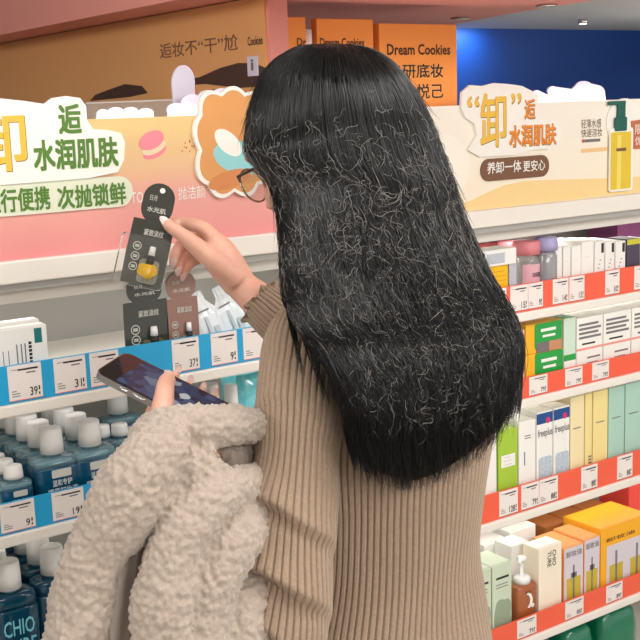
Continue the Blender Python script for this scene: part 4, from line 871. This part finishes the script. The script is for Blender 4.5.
# nails
def nail(tip, back, up, wd, ln, name='fingernail'):
    t = (Vector(tip)-Vector(back)).normalized(); up = Vector(up); n = (up-t*up.dot(t)).normalized(); s = t.cross(n); V = []; F = []
    for sd in (0, 1):
        for j in range(6):
            for i in range(5):
                u = i/4*2-1; v = j/5; wj = wd*(1 if v < .6 else (1-((v-.6)/.4)**2*.75))
                V.append(Vector(tip)+t*(ln*(v-.55))+s*(u*wj/2)+n*(.0008*(1-u*u)-.0006*sd-.0012*v*v+.0002))
    for sd in (0, 1):
        for j in range(5):
            for i in range(4): a = sd*30+j*5+i; f = (a, a+1, a+6, a+5); F.append(f if sd == 0 else f[::-1])
    mb = MB().raw(V, F, NAIL, True); mb.build(name, person)
for tip, back, up, wd in [((164.5, 220.5, 1.6765), (174, 229, 1.678), -FW*1+UP*.3, .011), ((173, 264, 1.730), (175, 256, 1.741), -FW, .009), ((178, 271.5, 1.743), (179, 264, 1.753), -FW, .009), ((183, 276.5, 1.7545), (185, 270, 1.762), -FW, .0078)]:
    nail(at(*tip), at(*back), up, wd, .019)
nail(tipT+PN*.0055-PU*.003-PW*.002, mid+PN*.007, PN, .0115, .016)
for u, n_ in ((.064, .004), (.082, -.001), (.100, -.001), (.116, -.001)): nail(Q(u, -.0135, n_), Q(u, -.0125, n_-.01), -PW, .0075, .009)
# face details
for s in (-1, 1):
    e0 = L(s*.031, .078, .004); eb = MB()
    V = MB(); V.lathe([(.0005, -.011), (.006, -.0092), (.0095, -.0055), (.011, 0), (.0095, .0055), (.006, .0092), (.0005, .011)], WHITE, (0, 0, 0), 16)
    M_ = Matrix((HX, HU*-1, HF)).transposed(); V.v = [tuple(e0-HF*.004+M_ @ Vector(v)) for v in V.v]; ey = V.build('eye', person)
    V = MB(); V.lathe([(.0055, .0), (.0055, .0007), (.0004, .0012)], mat('dark_iris', (30, 22, 18), .2), (0, 0, 0), 16); V.v = [tuple(e0+HF*.0062+M_ @ Vector(v)) for v in V.v]; V.build('iris', ey)
    MB().tube([L(s*.016, .0845, .021), L(s*.03, .088, .025), L(s*.046, .078, .021)], [.0015, .0026, .001], mat('brow_hair', (40, 30, 26), .6), 8).build('eyebrow', person)
MB().tube([L(-.020, .088, -.058), L(-.008, .0955, -.0565), L(0, .095, -.0575), L(.008, .0955, -.0565), L(.020, .088, -.058)], [.001, .0035, .003, .0035, .001], LIPM, 10).tube([L(-.018, .088, -.0635), L(0, .0955, -.0645), L(.018, .088, -.0635)], [.001, .0042, .001], LIPM, 10).build('lips', person)
# glasses
GLF = mat('thin_metal_rim', (190, 176, 150), .25, metal=.8); GLT = mat('dark_temple', (56, 44, 36), .35); LENS = mat('clear_lens', (245, 248, 248), .02, trans=.95, ior=1.15)
gl = MB()
for s in (-1, 1):
    c = L(s*.032, .099, -.004); gl.tube([c+HX*(.025*math.cos(a_))+HU*(.022*math.sin(a_)) for a_ in np.linspace(0, 2*math.pi, 33)], .0013, GLF, 8, cap=False)
gl.tube([L(-.008, .100, .004), L(0, .103, .007), L(.008, .100, .004)], .0012, GLF, 8); g_ = gl.build('glasses', person)
for s in (-1, 1):
    MB().tube([L(s*.057, .0985, .004), L(s*.072, .088, .006), L(s*.080, .04, .002), L(s*.081, .0, -.004), L(s*.079, -.02, -.02)], [.0016, .002, .002, .002, .0015], GLT, 8).build('temple', g_)
    c = L(s*.032, .099, -.004); V = [c+HX*(.0242*math.cos(a_))+HU*(.0212*math.sin(a_))+HF*d_ for d_ in (-.0005, .0005) for a_ in np.linspace(0, 2*math.pi, 32, endpoint=False)]
    MB().raw(V, [tuple(range(32))[::-1], tuple(range(32, 64))]+[(k, (k+1) % 32, 32+(k+1) % 32, 32+k) for k in range(32)], LENS).build('lens', g_)
# trousers and shoes (below the frame)
tr = MB(); JE = mat('dark_trousers', (52, 52, 58), .8)
trunk(tr, [(372, 690, 1.42, .160, .116), (372, 735, 1.42, .166, .122), (372, 790, 1.42, .165, .12)], 8, 36, JE, -.004)
for s in (-1, 1):
    h0 = hip+LX*(s*.08)-ZU*.02; kn = PC+LX*(s*.085)+FX*.015+ZU*.46; an = PC+LX*(s*.09)-FX*.01+ZU*.10
    Rr = catmull([(*h0, .098), (*(h0*.5+kn*.5), .090), (*kn, .072), (*(kn*.5+an*.5), .068), (*an, .062)], 18); tr.tube([r[:3] for r in Rr], [r[3] for r in Rr], JE, 24)
tr.build('trousers', person)
for s in (-1, 1):
    sh = MB(); c = PC+LX*(s*.095)+FX*.05
    sh.lathe([(.5, .0005), (.52, .012), (.5, .03), (.44, .055), (.30, .085)], mat('white_shoe', (226, 224, 220), .5), (0, 0, 0), 32, .10, .27, power=2.6)
    sh.v = [tuple(c+LX*v[0]+FX*v[1]+ZU*v[2]) for v in sh.v]; sh.build('shoe', person)

# ---------------------------------------------------------------- sweater
KNIT = mat('beige_knit', (176, 152, 130), .92, var=.1, scale=260, rgb2=(150, 127, 106), bump=.5)
KNIT.node_tree.nodes['Principled BSDF'].inputs['Sheen Weight'].default_value = .25
sw = MB(); NR = 104
def rib(k, per=8): u = (k % per)/per; d = abs(u-.5)*2; return .0009-.0050*max(0, (d-.66)/.34)**1.2
def torso_fn(v, k, a):
    fold = .0035*math.sin(7*v*math.pi+2.2*math.cos(a+.6))*max(0, math.sin(a+3.6))*(v > .35)
    return rib(k)+fold
trunk(sw, TOR, 150, NR*8, KNIT, .004, torso_fn, close=False)
def sleeve(rows, nr, nrib, fn=None, ruffle=0):
    R_ = catmull(pxpath(rows), nr); P = [Vector(r[:3]) for r in R_]; n = nrib*8; V = []; F = []
    u = None
    for i, p in enumerate(P):
        t = (P[min(i+1, nr-1)]-P[max(i-1, 0)]).normalized()
        u = (u if u is not None else (-FW)); u = (u-t*u.dot(t)).normalized(); v = t.cross(u)
        for k in range(n):
            a = 2*math.pi*k/n; r = R_[i][3]+rib(k)+(fn(i/(nr-1), a, p) if fn else 0)
            if ruffle and i > nr-9: q = (i-nr+9)/8; r += q*(.003+.0045*math.sin(a*ruffle+.6*math.sin(3*a)))
            V.append(p+u*(math.cos(a)*r)+v*(math.sin(a)*r)+(t*(.004*math.sin(a*ruffle*.5)) if ruffle and i > nr-4 else Vector((0, 0, 0))))
    for j in range(nr-1):
        for k in range(n): k2 = (k+1) % n; F.append((j*n+k, j*n+k2, (j+1)*n+k2, (j+1)*n+k))
    sw.raw(V, F, KNIT, True)
    return V[-n:]
def bump_(x, c, w_): return math.exp(-((x-c)/w_)**2)
def lfold(v, a, p):
    sa = math.sin(a); side = .5+.5*sa               # sa = 1 on the outer (left in view) side
    n_ = noise.noise(p*14)*.005+noise.noise(p*31)*.0018; f = 0
    for c, wd_, h_ in ((.30, .07, .003), (.452, .055, .011), (.552, .07, .015), (.63, .06, .010)):
        x = v-(c+.018-.042*sa+.006*math.sin(3*a))
        if -wd_ < x <= 0: f += h_*((x+wd_)/wd_)**1.6
        elif 0 < x < .014: f += h_*(1-x/.014)
        f -= .45*h_*bump_(x, .018, .012)
    return n_*min(1, v*3)+f*(.06+.94*side**1.6)
sleeve([(372, 318, 1.40, .046), (338, 326, 1.36, .056), (313, 346, 1.33, .054), (304, 380, 1.30, .051), (300, 420, 1.275, .047), (297, 460, 1.26, .046), (293, 505, 1.25, .049), (290, 550, 1.243, .048), (288, 595, 1.24, .045), (282, 640, 1.24, .044), (272, 655, 1.25, .040), (256, 620, 1.262, .040), (235, 545, 1.272, .038), (214, 475, 1.275, .034), (206, 448, 1.276, .030)], 190, 40, lfold)
edge = sleeve([(425, 322, 1.49, .05), (468, 338, 1.54, .052), (410, 360, 1.60, .048), (345, 376, 1.66, .046), (312, 347, 1.692, .044), (286, 323, 1.712, .041), (267, 307, 1.726, .0375), (261, 302, 1.730, .0365)], 110, 34, lambda v, a, p: noise.noise(p*22)*.003, ruffle=13)
sw.build('sweater', person)
# ---------------------------------------------------------------- hair
HAIRB = mat('black_hair', (9, 8, 8), .42, var=.3, scale=80, spec=.25); HSTR = mat('black_hair_strand', (15, 14, 14), .32, spec=.55, var=.3, scale=20); FRZ_GLINT = mat('frizzy_hair_strand', (136, 131, 126), .4, spec=.6, var=.4, scale=30)  # light grey of the frizz is painted highlight, the hair itself is black
HL = np.array([(43, 326, 338, 1.405, .010, 0), (46, 300, 362, 1.405, .045, 0), (52, 287, 378, 1.405, .065, 0), (62, 273, 392, 1.405, .080, .0), (78, 262, 406, 1.40, .092, .0), (100, 253, 420, 1.40, .102, .0), (125, 248, 432, 1.395, .105, .05), (150, 247, 441, 1.39, .102, .10), (165, 254, 446, 1.385, .098, .14), (185, 269, 453, 1.375, .088, .2), (215, 277, 462, 1.355, .076, .3), (245, 281, 474, 1.335, .062, .4), (275, 283, 488, 1.315, .050, .5), (300, 288, 502, 1.295, .042, .58), (325, 300, 514, 1.28, .038, .64), (350, 320, 521, 1.27, .034, .68), (380, 336, 522, 1.265, .030, .70), (410, 345, 520, 1.262, .028, .70), (440, 347, 516, 1.262, .026, .70), (470, 354, 512, 1.262, .026, .70), (505, 360, 508, 1.264, .026, .70)])
EX = np.array([330, 345, 352, 365, 380, 400, 420, 440, 460, 480, 500, 515, 522, 530]); EY = np.array([408, 424, 446, 464, 477, 486, 486, 478, 466, 448, 420, 388, 360, 340])
HI = catmull(HL, 400)
ydense = HI[:, 0]
def hairP(phi, y, off=0, jag=0):
    """a point on the outside of the hair (vectorised): phi round it (pi = left edge, 3pi/2 = towards the viewer), y = photo row"""
    y = np.clip(y, 43.2, 504)
    xl, xr = np.interp(y, ydense, HI[:, 1]), np.interp(y, ydense, HI[:, 2]); c = np.cos(phi); s_ = np.sin(phi)
    ye = np.interp((xl+xr)/2+(xr-xl)/2*c*(abs(c)**2.4+abs(s_)**2.4)**(-1/2.4), EX, EY)+jag; y = np.minimum(y, ye); tap = .12+.88*np.sqrt(np.clip((ye-y)/60, 0, 1))
    xl, xr, dc, hd, sl = (np.interp(y, ydense, HI[:, i]) for i in range(1, 6))
    cx, hw = (xl+xr)/2, (xr-xl)/2
    hd = hd*np.where(y > 330, tap, 1); off = off*np.where(y > 330, tap, 1); pw = 2.4; q = (abs(c)**pw+abs(s_)**pw)**(-1/pw)
    kx = hw/FPX*dc
    face = np.clip((y-150)/30, 0, 1)*np.clip((290-y)/40, 0, 1)*np.exp(-((np.mod(phi, 2*np.pi)-2.3)/.52)**2)
    q = q*(1-.62*face)
    px = cx+(hw+off/dc*FPX)*c*q; D = dc+(hd+off)*s_*q+sl*kx*c*q
    d = np.array(FW)[None]+np.array(RT)[None]*((px-320)/FPX)[:, None]-np.array(UP)[None]*((y-320)/FPX)[:, None]
    return np.array(CAM)[None]+d*D[:, None]
nphi, nv = 360, 220
yy = np.concatenate([np.linspace(43.2, 70, 40), np.linspace(70.5, 500, nv-40)]); V = []
lock = np.array([noise.noise(Vector((k*.13, 0, 0)))*.5+noise.noise(Vector((k*.37, 3, 0)))*.5 for k in range(nphi)])
for j, y in enumerate(yy):
    ph = 2*np.pi*np.arange(nphi)/nphi+.02*math.sin(y*.03)
    off = -.003+.0045*np.roll(lock, int(y*.05))*min(1, max(.12, (y-60)/200))
    # ragged ends: some locks end higher
    V.append(hairP(ph, np.full(nphi, y), off, -6-46*np.abs(lock)))
V = np.concatenate(V); F = [(j*nphi+k, (j+1)*nphi+k, (j+1)*nphi+(k+1) % nphi, j*nphi+(k+1) % nphi) for j in range(nv-1) for k in range(nphi)]
F += [tuple(range(nphi)), tuple((nv-1)*nphi+k for k in range(nphi))[::-1]]
hair = MB().raw(V.tolist(), F, HAIRB, True).build('hair', person)
def strands(P, rad, m, name, parent, ns=3):
    """P: (count, points, 3) as one mesh of thin tapering hairs"""
    n, k, _ = P.shape; T = np.gradient(P, axis=1); T /= np.linalg.norm(T, axis=2, keepdims=True)+1e-9
    a = np.cross(T, np.array([.31, .52, .79])); a /= np.linalg.norm(a, axis=2, keepdims=True)+1e-9; b = np.cross(T, a)
    tp = np.minimum(1, 1.15-np.linspace(0, 1, k)**3)[None, :, None]*np.asarray(rad).reshape(-1, 1, 1)
    rings = [P+tp*(a*math.cos(2*math.pi*i/ns)+b*math.sin(2*math.pi*i/ns)) for i in range(ns)]
    V = np.stack(rings, 2).reshape(-1, 3)-np.array(parent['_b'])
    idx = np.arange(n*k*ns).reshape(n, k, ns); nx = np.roll(idx, -1, axis=2)
    F = np.stack([idx[:, :-1], nx[:, :-1], nx[:, 1:], idx[:, 1:]], -1).reshape(-1, 4)
    me = bpy.data.meshes.new(name); me.vertices.add(len(V)); me.vertices.foreach_set('co', V.ravel())
    me.loops.add(F.size); me.loops.foreach_set('vertex_index', F.ravel().astype(np.int32)); me.polygons.add(len(F)); me.polygons.foreach_set('loop_start', np.arange(0, F.size, 4, dtype=np.int32))
    me.update(calc_edges=True); me.polygons.foreach_set('use_smooth', np.ones(len(F), bool)); me.materials.append(m); me.validate()
    o = bpy.data.objects.new(name, me); COL.objects.link(o); o.parent = parent; o['kind'] = 'stuff'; o['_b'] = parent['_b']
    return o
rg = np.random.default_rng(5)
# long smooth hairs from crown to ends
N = 5200; K = 34
ph0 = rg.uniform(0, 2*np.pi, N); ph0 = np.where(rg.random(N) < .72, rg.uniform(np.pi*.95, np.pi*2.08, N), ph0)
y0 = 44+rg.random(N)**1.6*150; y1 = np.minimum(500, 350+rg.random(N)*190); long_ = y1-y0
tt = np.linspace(0, 1, K)[None]
Y = y0[:, None]+(y1-y0)[:, None]*tt
amp = np.clip((Y-130)/260, .0, 1)
w1, w2, p1, p2 = rg.uniform(.02, .05, (N, 1)), rg.uniform(.07, .16, (N, 1)), rg.uniform(0, 6.3, (N, 1)), rg.uniform(0, 6.3, (N, 1))
PH = ph0[:, None]+amp*(.05*np.sin(Y*w1+p1)+.018*np.sin(Y*w2+p2))+.25*rg.normal(0, .3, (N, 1))*np.clip((Y-60)/420, 0, 1)
OFF = rg.uniform(-.001, .003, (N, 1))+amp*.0025*np.sin(Y*w2*.8+p1)+rg.exponential(.0012, (N, 1))*amp
P = hairP(PH.ravel(), Y.ravel(), OFF.ravel(), np.repeat(rg.normal(2, 7, N), K)).reshape(N, K, 3)
strands(P, rg.uniform(.00028, .00050, N), HSTR, 'long_hair_strands', person)
# short frizzy hairs below the crown, their pale colour painting highlights on black hair
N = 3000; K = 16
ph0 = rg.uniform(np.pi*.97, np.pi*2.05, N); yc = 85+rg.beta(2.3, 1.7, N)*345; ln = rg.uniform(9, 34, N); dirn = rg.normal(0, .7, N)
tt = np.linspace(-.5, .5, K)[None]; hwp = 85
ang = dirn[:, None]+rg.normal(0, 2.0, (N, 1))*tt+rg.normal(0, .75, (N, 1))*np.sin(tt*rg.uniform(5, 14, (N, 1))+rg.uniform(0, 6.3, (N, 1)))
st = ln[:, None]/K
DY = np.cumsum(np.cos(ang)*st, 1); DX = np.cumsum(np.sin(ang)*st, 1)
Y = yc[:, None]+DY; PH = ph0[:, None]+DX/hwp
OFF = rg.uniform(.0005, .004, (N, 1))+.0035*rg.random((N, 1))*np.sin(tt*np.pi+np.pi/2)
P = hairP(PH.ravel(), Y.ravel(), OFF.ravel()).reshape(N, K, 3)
strands(P, rg.uniform(.00022, .00045, N), FRZ_GLINT, 'frizz_glint_strands', person)
# fly-away hairs round the outline and thin ends
N = 260; K = 16
ph0 = np.where(rg.random(N) < .5, rg.normal(np.pi, .2, N), rg.normal(2*np.pi, .2, N)); y0 = 46+rg.random(N)*330; ln = rg.uniform(25, 70, N); tt = np.linspace(0, 1, K)[None]
Y = y0[:, None]+ln[:, None]*tt; PH = ph0[:, None]+rg.normal(0, .25, (N, 1))*tt
OFF = .001+tt**1.5*rg.uniform(.002, .012, (N, 1))
P = hairP(PH.ravel(), Y.ravel(), OFF.ravel()).reshape(N, K, 3); strands(P, np.full(N, .00022), HSTR, 'flyaway_hair_strands', person)
# locks that fall over the left shoulder in front of the sleeve, and the pointed ends on the back
def locks(specs, name):
    allP = []; rr = []
    for pts, cnt, spread in specs:
        c = catmull(pts, 26)
        for q in range(cnt):
            dx, dd = rg.normal(0, spread), rg.normal(0, .003); s_ = np.linspace(0, 1, 26); e = rg.uniform(.72, 1.0)
            X = np.interp(s_*e, s_, c[:, 0])+dx*(1-.5*s_)+1.2*np.sin(s_*rg.uniform(4, 12)+rg.uniform(0, 6)); Yq = np.interp(s_*e, s_, c[:, 1]); Dq = np.interp(s_*e, s_, c[:, 2])+dd-.002*s_
            allP.append([tuple(at(a, b, c_)) for a, b, c_ in zip(X, Yq, Dq)]); rr.append(rg.uniform(.00030, .00050))
    strands(np.array(allP), np.array(rr), HSTR, name, person)
locks([([(284, 235, 1.33), (287, 275, 1.30), (290, 310, 1.262), (296, 345, 1.235), (303, 378, 1.222)], 60, 2.0),
       ([(292, 240, 1.31), (298, 285, 1.28), (305, 325, 1.250), (316, 365, 1.228), (330, 405, 1.22)], 80, 3.0),
       ([(300, 270, 1.28), (312, 310, 1.255), (326, 350, 1.235), (340, 395, 1.225), (352, 425, 1.228)], 90, 4.5)], 'shoulder_hair_locks')
locks([([(350, 400, 1.225), (362, 440, 1.222), (372, 465, 1.222), (378, 482, 1.224)], 70, 6), ([(400, 410, 1.25), (402, 450, 1.25), (404, 478, 1.25), (406, 492, 1.252)], 120, 12), ([(440, 400, 1.285), (438, 440, 1.287), (436, 468, 1.288), (434, 484, 1.29)], 110, 10), ([(480, 390, 1.318), (474, 420, 1.316), (466, 445, 1.312), (460, 462, 1.31)], 90, 9), ([(508, 370, 1.342), (503, 395, 1.338), (496, 420, 1.334), (490, 436, 1.33)], 70, 6)], 'hair_end_locks')

# ---------------------------------------------------------------- bracelet-like lace edge of the cuff
# ================================================================== PHONE
t = thing('smartphone', tuple(Q(.0775, .0365, -.008)), 'smartphone with a lit blue photo screen resting in the hand above the fleece coat', 'phone')
RIM = mat('steel_rim', (206, 206, 204), .22, metal=.85); SCR = mat('black_glass', (10, 11, 14), .06, coat=.8)
rr_ = rrect(0, .155, 0, .073, .011, 8)
mb = MB().prism(rr_, Q(0, 0, -.0080), PU, PW, PN, .0074, RIM); mb.build('frame', t)
mb = MB().prism(rrect(.0015, .1535, .0015, .0715, .010, 8), Q(0, 0, -.0006), PU, PW, PN, .0008, SCR); scr = mb.build('screen_glass', t)
sm = bpy.data.materials.new('lit_screen'); sm.use_nodes = True; nt = sm.node_tree; bb = nt.nodes['Principled BSDF']; bb.inputs['Roughness'].default_value = .08
tc = nt.nodes.new('ShaderNodeTexCoord'); vr = nt.nodes.new('ShaderNodeTexVoronoi'); vr.inputs['Scale'].default_value = 75; vr.distance = 'CHEBYCHEV'; cr = nt.nodes.new('ShaderNodeValToRGB')
nt.links.new(tc.outputs['Object'], vr.inputs['Vector']); nt.links.new(vr.outputs['Color'], cr.inputs[0])
for e, (p_, c_) in zip([cr.color_ramp.elements[0], cr.color_ramp.elements[1], cr.color_ramp.elements.new(.6), cr.color_ramp.elements.new(.8)], [(0, (14, 22, 34)), (1, (150, 170, 190)), (.5, (34, 66, 104)), (.8, (70, 104, 140))]): e.position = p_; e.color = (*[lin(v) for v in c_], 1)
nt.links.new(cr.outputs[0], bb.inputs['Emission Color']); bb.inputs['Emission Strength'].default_value = .55; bb.inputs['Base Color'].default_value = (.01, .01, .012, 1)
MB().prism(rrect(.026, .138, .004, .069, .002, 3), Q(0, 0, .0003), PU, PW, PN, .0002, sm).build('display', scr)
mb = MB()
mb.tube([Q(.035, .0735, -.004), Q(.045, .0735, -.004)], .0012, RIM, 8); mb.build('side_button', t); MB().tube([Q(.052, .0735, -.004), Q(.068, .0735, -.004)], .0012, RIM, 8).build('side_button', t)
mb = MB().prism([(.010+.0018*math.cos(a_), .036+.0018*math.sin(a_)) for a_ in np.linspace(0, 6.283, 16, endpoint=False)], Q(0, 0, .0002), PU, PW, PN, .0003, mat('camera_dark_blue', (40, 50, 90), .1)).build('front_camera', t)
# ================================================================== HELD SACHET
o_ = at(140.5, 285, 1.690); tp = at(162.5, 184, 1.700); SW = (tp-o_).normalized(); SU = (at(150, 285, 1.690)-at(140, 285, 1.690)); SU = (SU-SW*SU.dot(SW)).normalized(); SN = SU.cross(SW); SN = SN if SN.dot(FW) < 0 else -SN
full = (tp-o_).length
hs = sachet('foil_sachet', 'dark olive sachet held between thumb and fingers, with golden oil ampoule', 'sachet', .061, full*.63, .047, full*.37, KDARK, tuple(o_), SU, SW, SN, 'skincare sachets', liquid=CLEARB, th=.0035)
gold = MB(); gold.prism(cloud(-.008, .022, .012, .032, 5, .12, 2), o_+SN*.0095, SU, SW, SN, .0025, YEL).build('golden_oil_pool', hs)
# ================================================================== FLEECE COAT
FLE = mat('cream_fleece', (192, 177, 163), .95, var=.1, scale=220, rgb2=(168, 152, 138), bump=.6); FLE.node_tree.nodes['Principled BSDF'].inputs['Sheen Weight'].default_value = .4
Cc = MB()
def roll(rows, k=30):
    R_ = catmull(pxpath([(a, b, c, r*c/FPX) for a, b, c, r in rows]), k); Cc.tube([r[:3] for r in R_], [r[3] for r in R_], FLE, 20)
roll([(140, 446, 1.205, 20), (160, 432, 1.20, 25), (190, 430, 1.20, 27), (218, 428, 1.205, 23), (246, 424, 1.235, 18), (282, 426, 1.31, 14)])
roll([(186, 446, 1.185, 34), (162, 456, 1.175, 36), (138, 484, 1.165, 38), (114, 520, 1.158, 35), (94, 555, 1.158, 27), (80, 605, 1.155, 29), (70, 660, 1.15, 33), (62, 730, 1.15, 38)])
roll([(215, 455, 1.205, 30), (196, 474, 1.195, 34), (172, 496, 1.195, 28), (156, 512, 1.21, 16)])
roll([(292, 474, 1.32, 14), (256, 482, 1.235, 17), (222, 492, 1.185, 24), (192, 520, 1.165, 28), (174, 560, 1.155, 28), (166, 610, 1.15, 30), (164, 680, 1.15, 31)])
roll([(285, 486, 1.32, 20), (250, 494, 1.24, 22), (228, 510, 1.205, 20)])
roll([(292, 500, 1.32, 20), (258, 510, 1.25, 26), (230, 540, 1.195, 30), (210, 580, 1.175, 31), (200, 630, 1.17, 32), (196, 700, 1.17, 34)])
roll([(285, 540, 1.32, 22), (256, 575, 1.26, 30), (238, 620, 1.21, 34), (234, 700, 1.205, 38)])
roll([(215, 510, 1.225, 22), (188, 555, 1.195, 22), (178, 610, 1.185, 22), (175, 690, 1.185, 22)])
roll([(275, 455, 1.345, 26), (245, 455, 1.315, 26), (215, 470, 1.25, 24)])
roll([(235, 500, 1.31, 40), (200, 560, 1.31, 52), (180, 640, 1.31, 62), (175, 710, 1.31, 64)])
roll([(170, 470, 1.30, 34), (130, 540, 1.31, 36), (110, 640, 1.31, 40)])
roll([(300, 560, 1.335, 30), (285, 610, 1.335, 42), (285, 660, 1.33, 48), (280, 710, 1.33, 48)])
coat = remeshed(Cc, 'fleece_coat', .0025, 6, FLE, None)
me = coat.data; nV = len(me.vertices); co = np.empty(nV*3); me.vertices.foreach_get('co', co); co = co.reshape(-1, 3)
no = np.array([v.normal[:] for v in me.vertices]); dv = np.empty(nV)
for i in range(nV):
    p = Vector(co[i]); d = noise.noise(p*10)*.007+noise.noise(p*19)*.004+noise.noise(p*40)*.0016
    v = noise.voronoi(p*150)[0][0]; v2 = noise.noise(p*300)
    dv[i] = d+.0042*(.5-v)*1.5+.0013*v2
co = co+no*dv[:, None]
base = Vector(co.mean(0)); me.vertices.foreach_set('co', (co-np.array(base)).ravel()); coat.location = base; coat['_b'] = list(base); me.update()
tag(coat, 'cream curly fleece coat draped over the left forearm', 'coat')
Li = MB(); LIN = mat('smooth_lining', (176, 164, 152), .6, bump=.1, scale=40)
V = []; F = []; nu, nv2 = 10, 24
for sd in (0, 1):
    for j in range(nv2):
        for i in range(nu):
            u, v = i/(nu-1), j/(nv2-1); V.append(at(118+34*u-(10-6*u)*v, 520+150*v, 1.215+.012*math.sin(u*7+v*2)+.005*sd-.01*math.sin(math.pi*u)))
for sd in (0, 1):
    for j in range(nv2-1):
        for i in range(nu-1): a = sd*nu*nv2+j*nu+i; f = (a, a+1, a+nu+1, a+nu); F.append(f if sd else f[::-1])
Li.raw(V, F, LIN, True).build('lining', coat)
for o in bpy.data.objects:
    if '_b' in o: del o['_b']
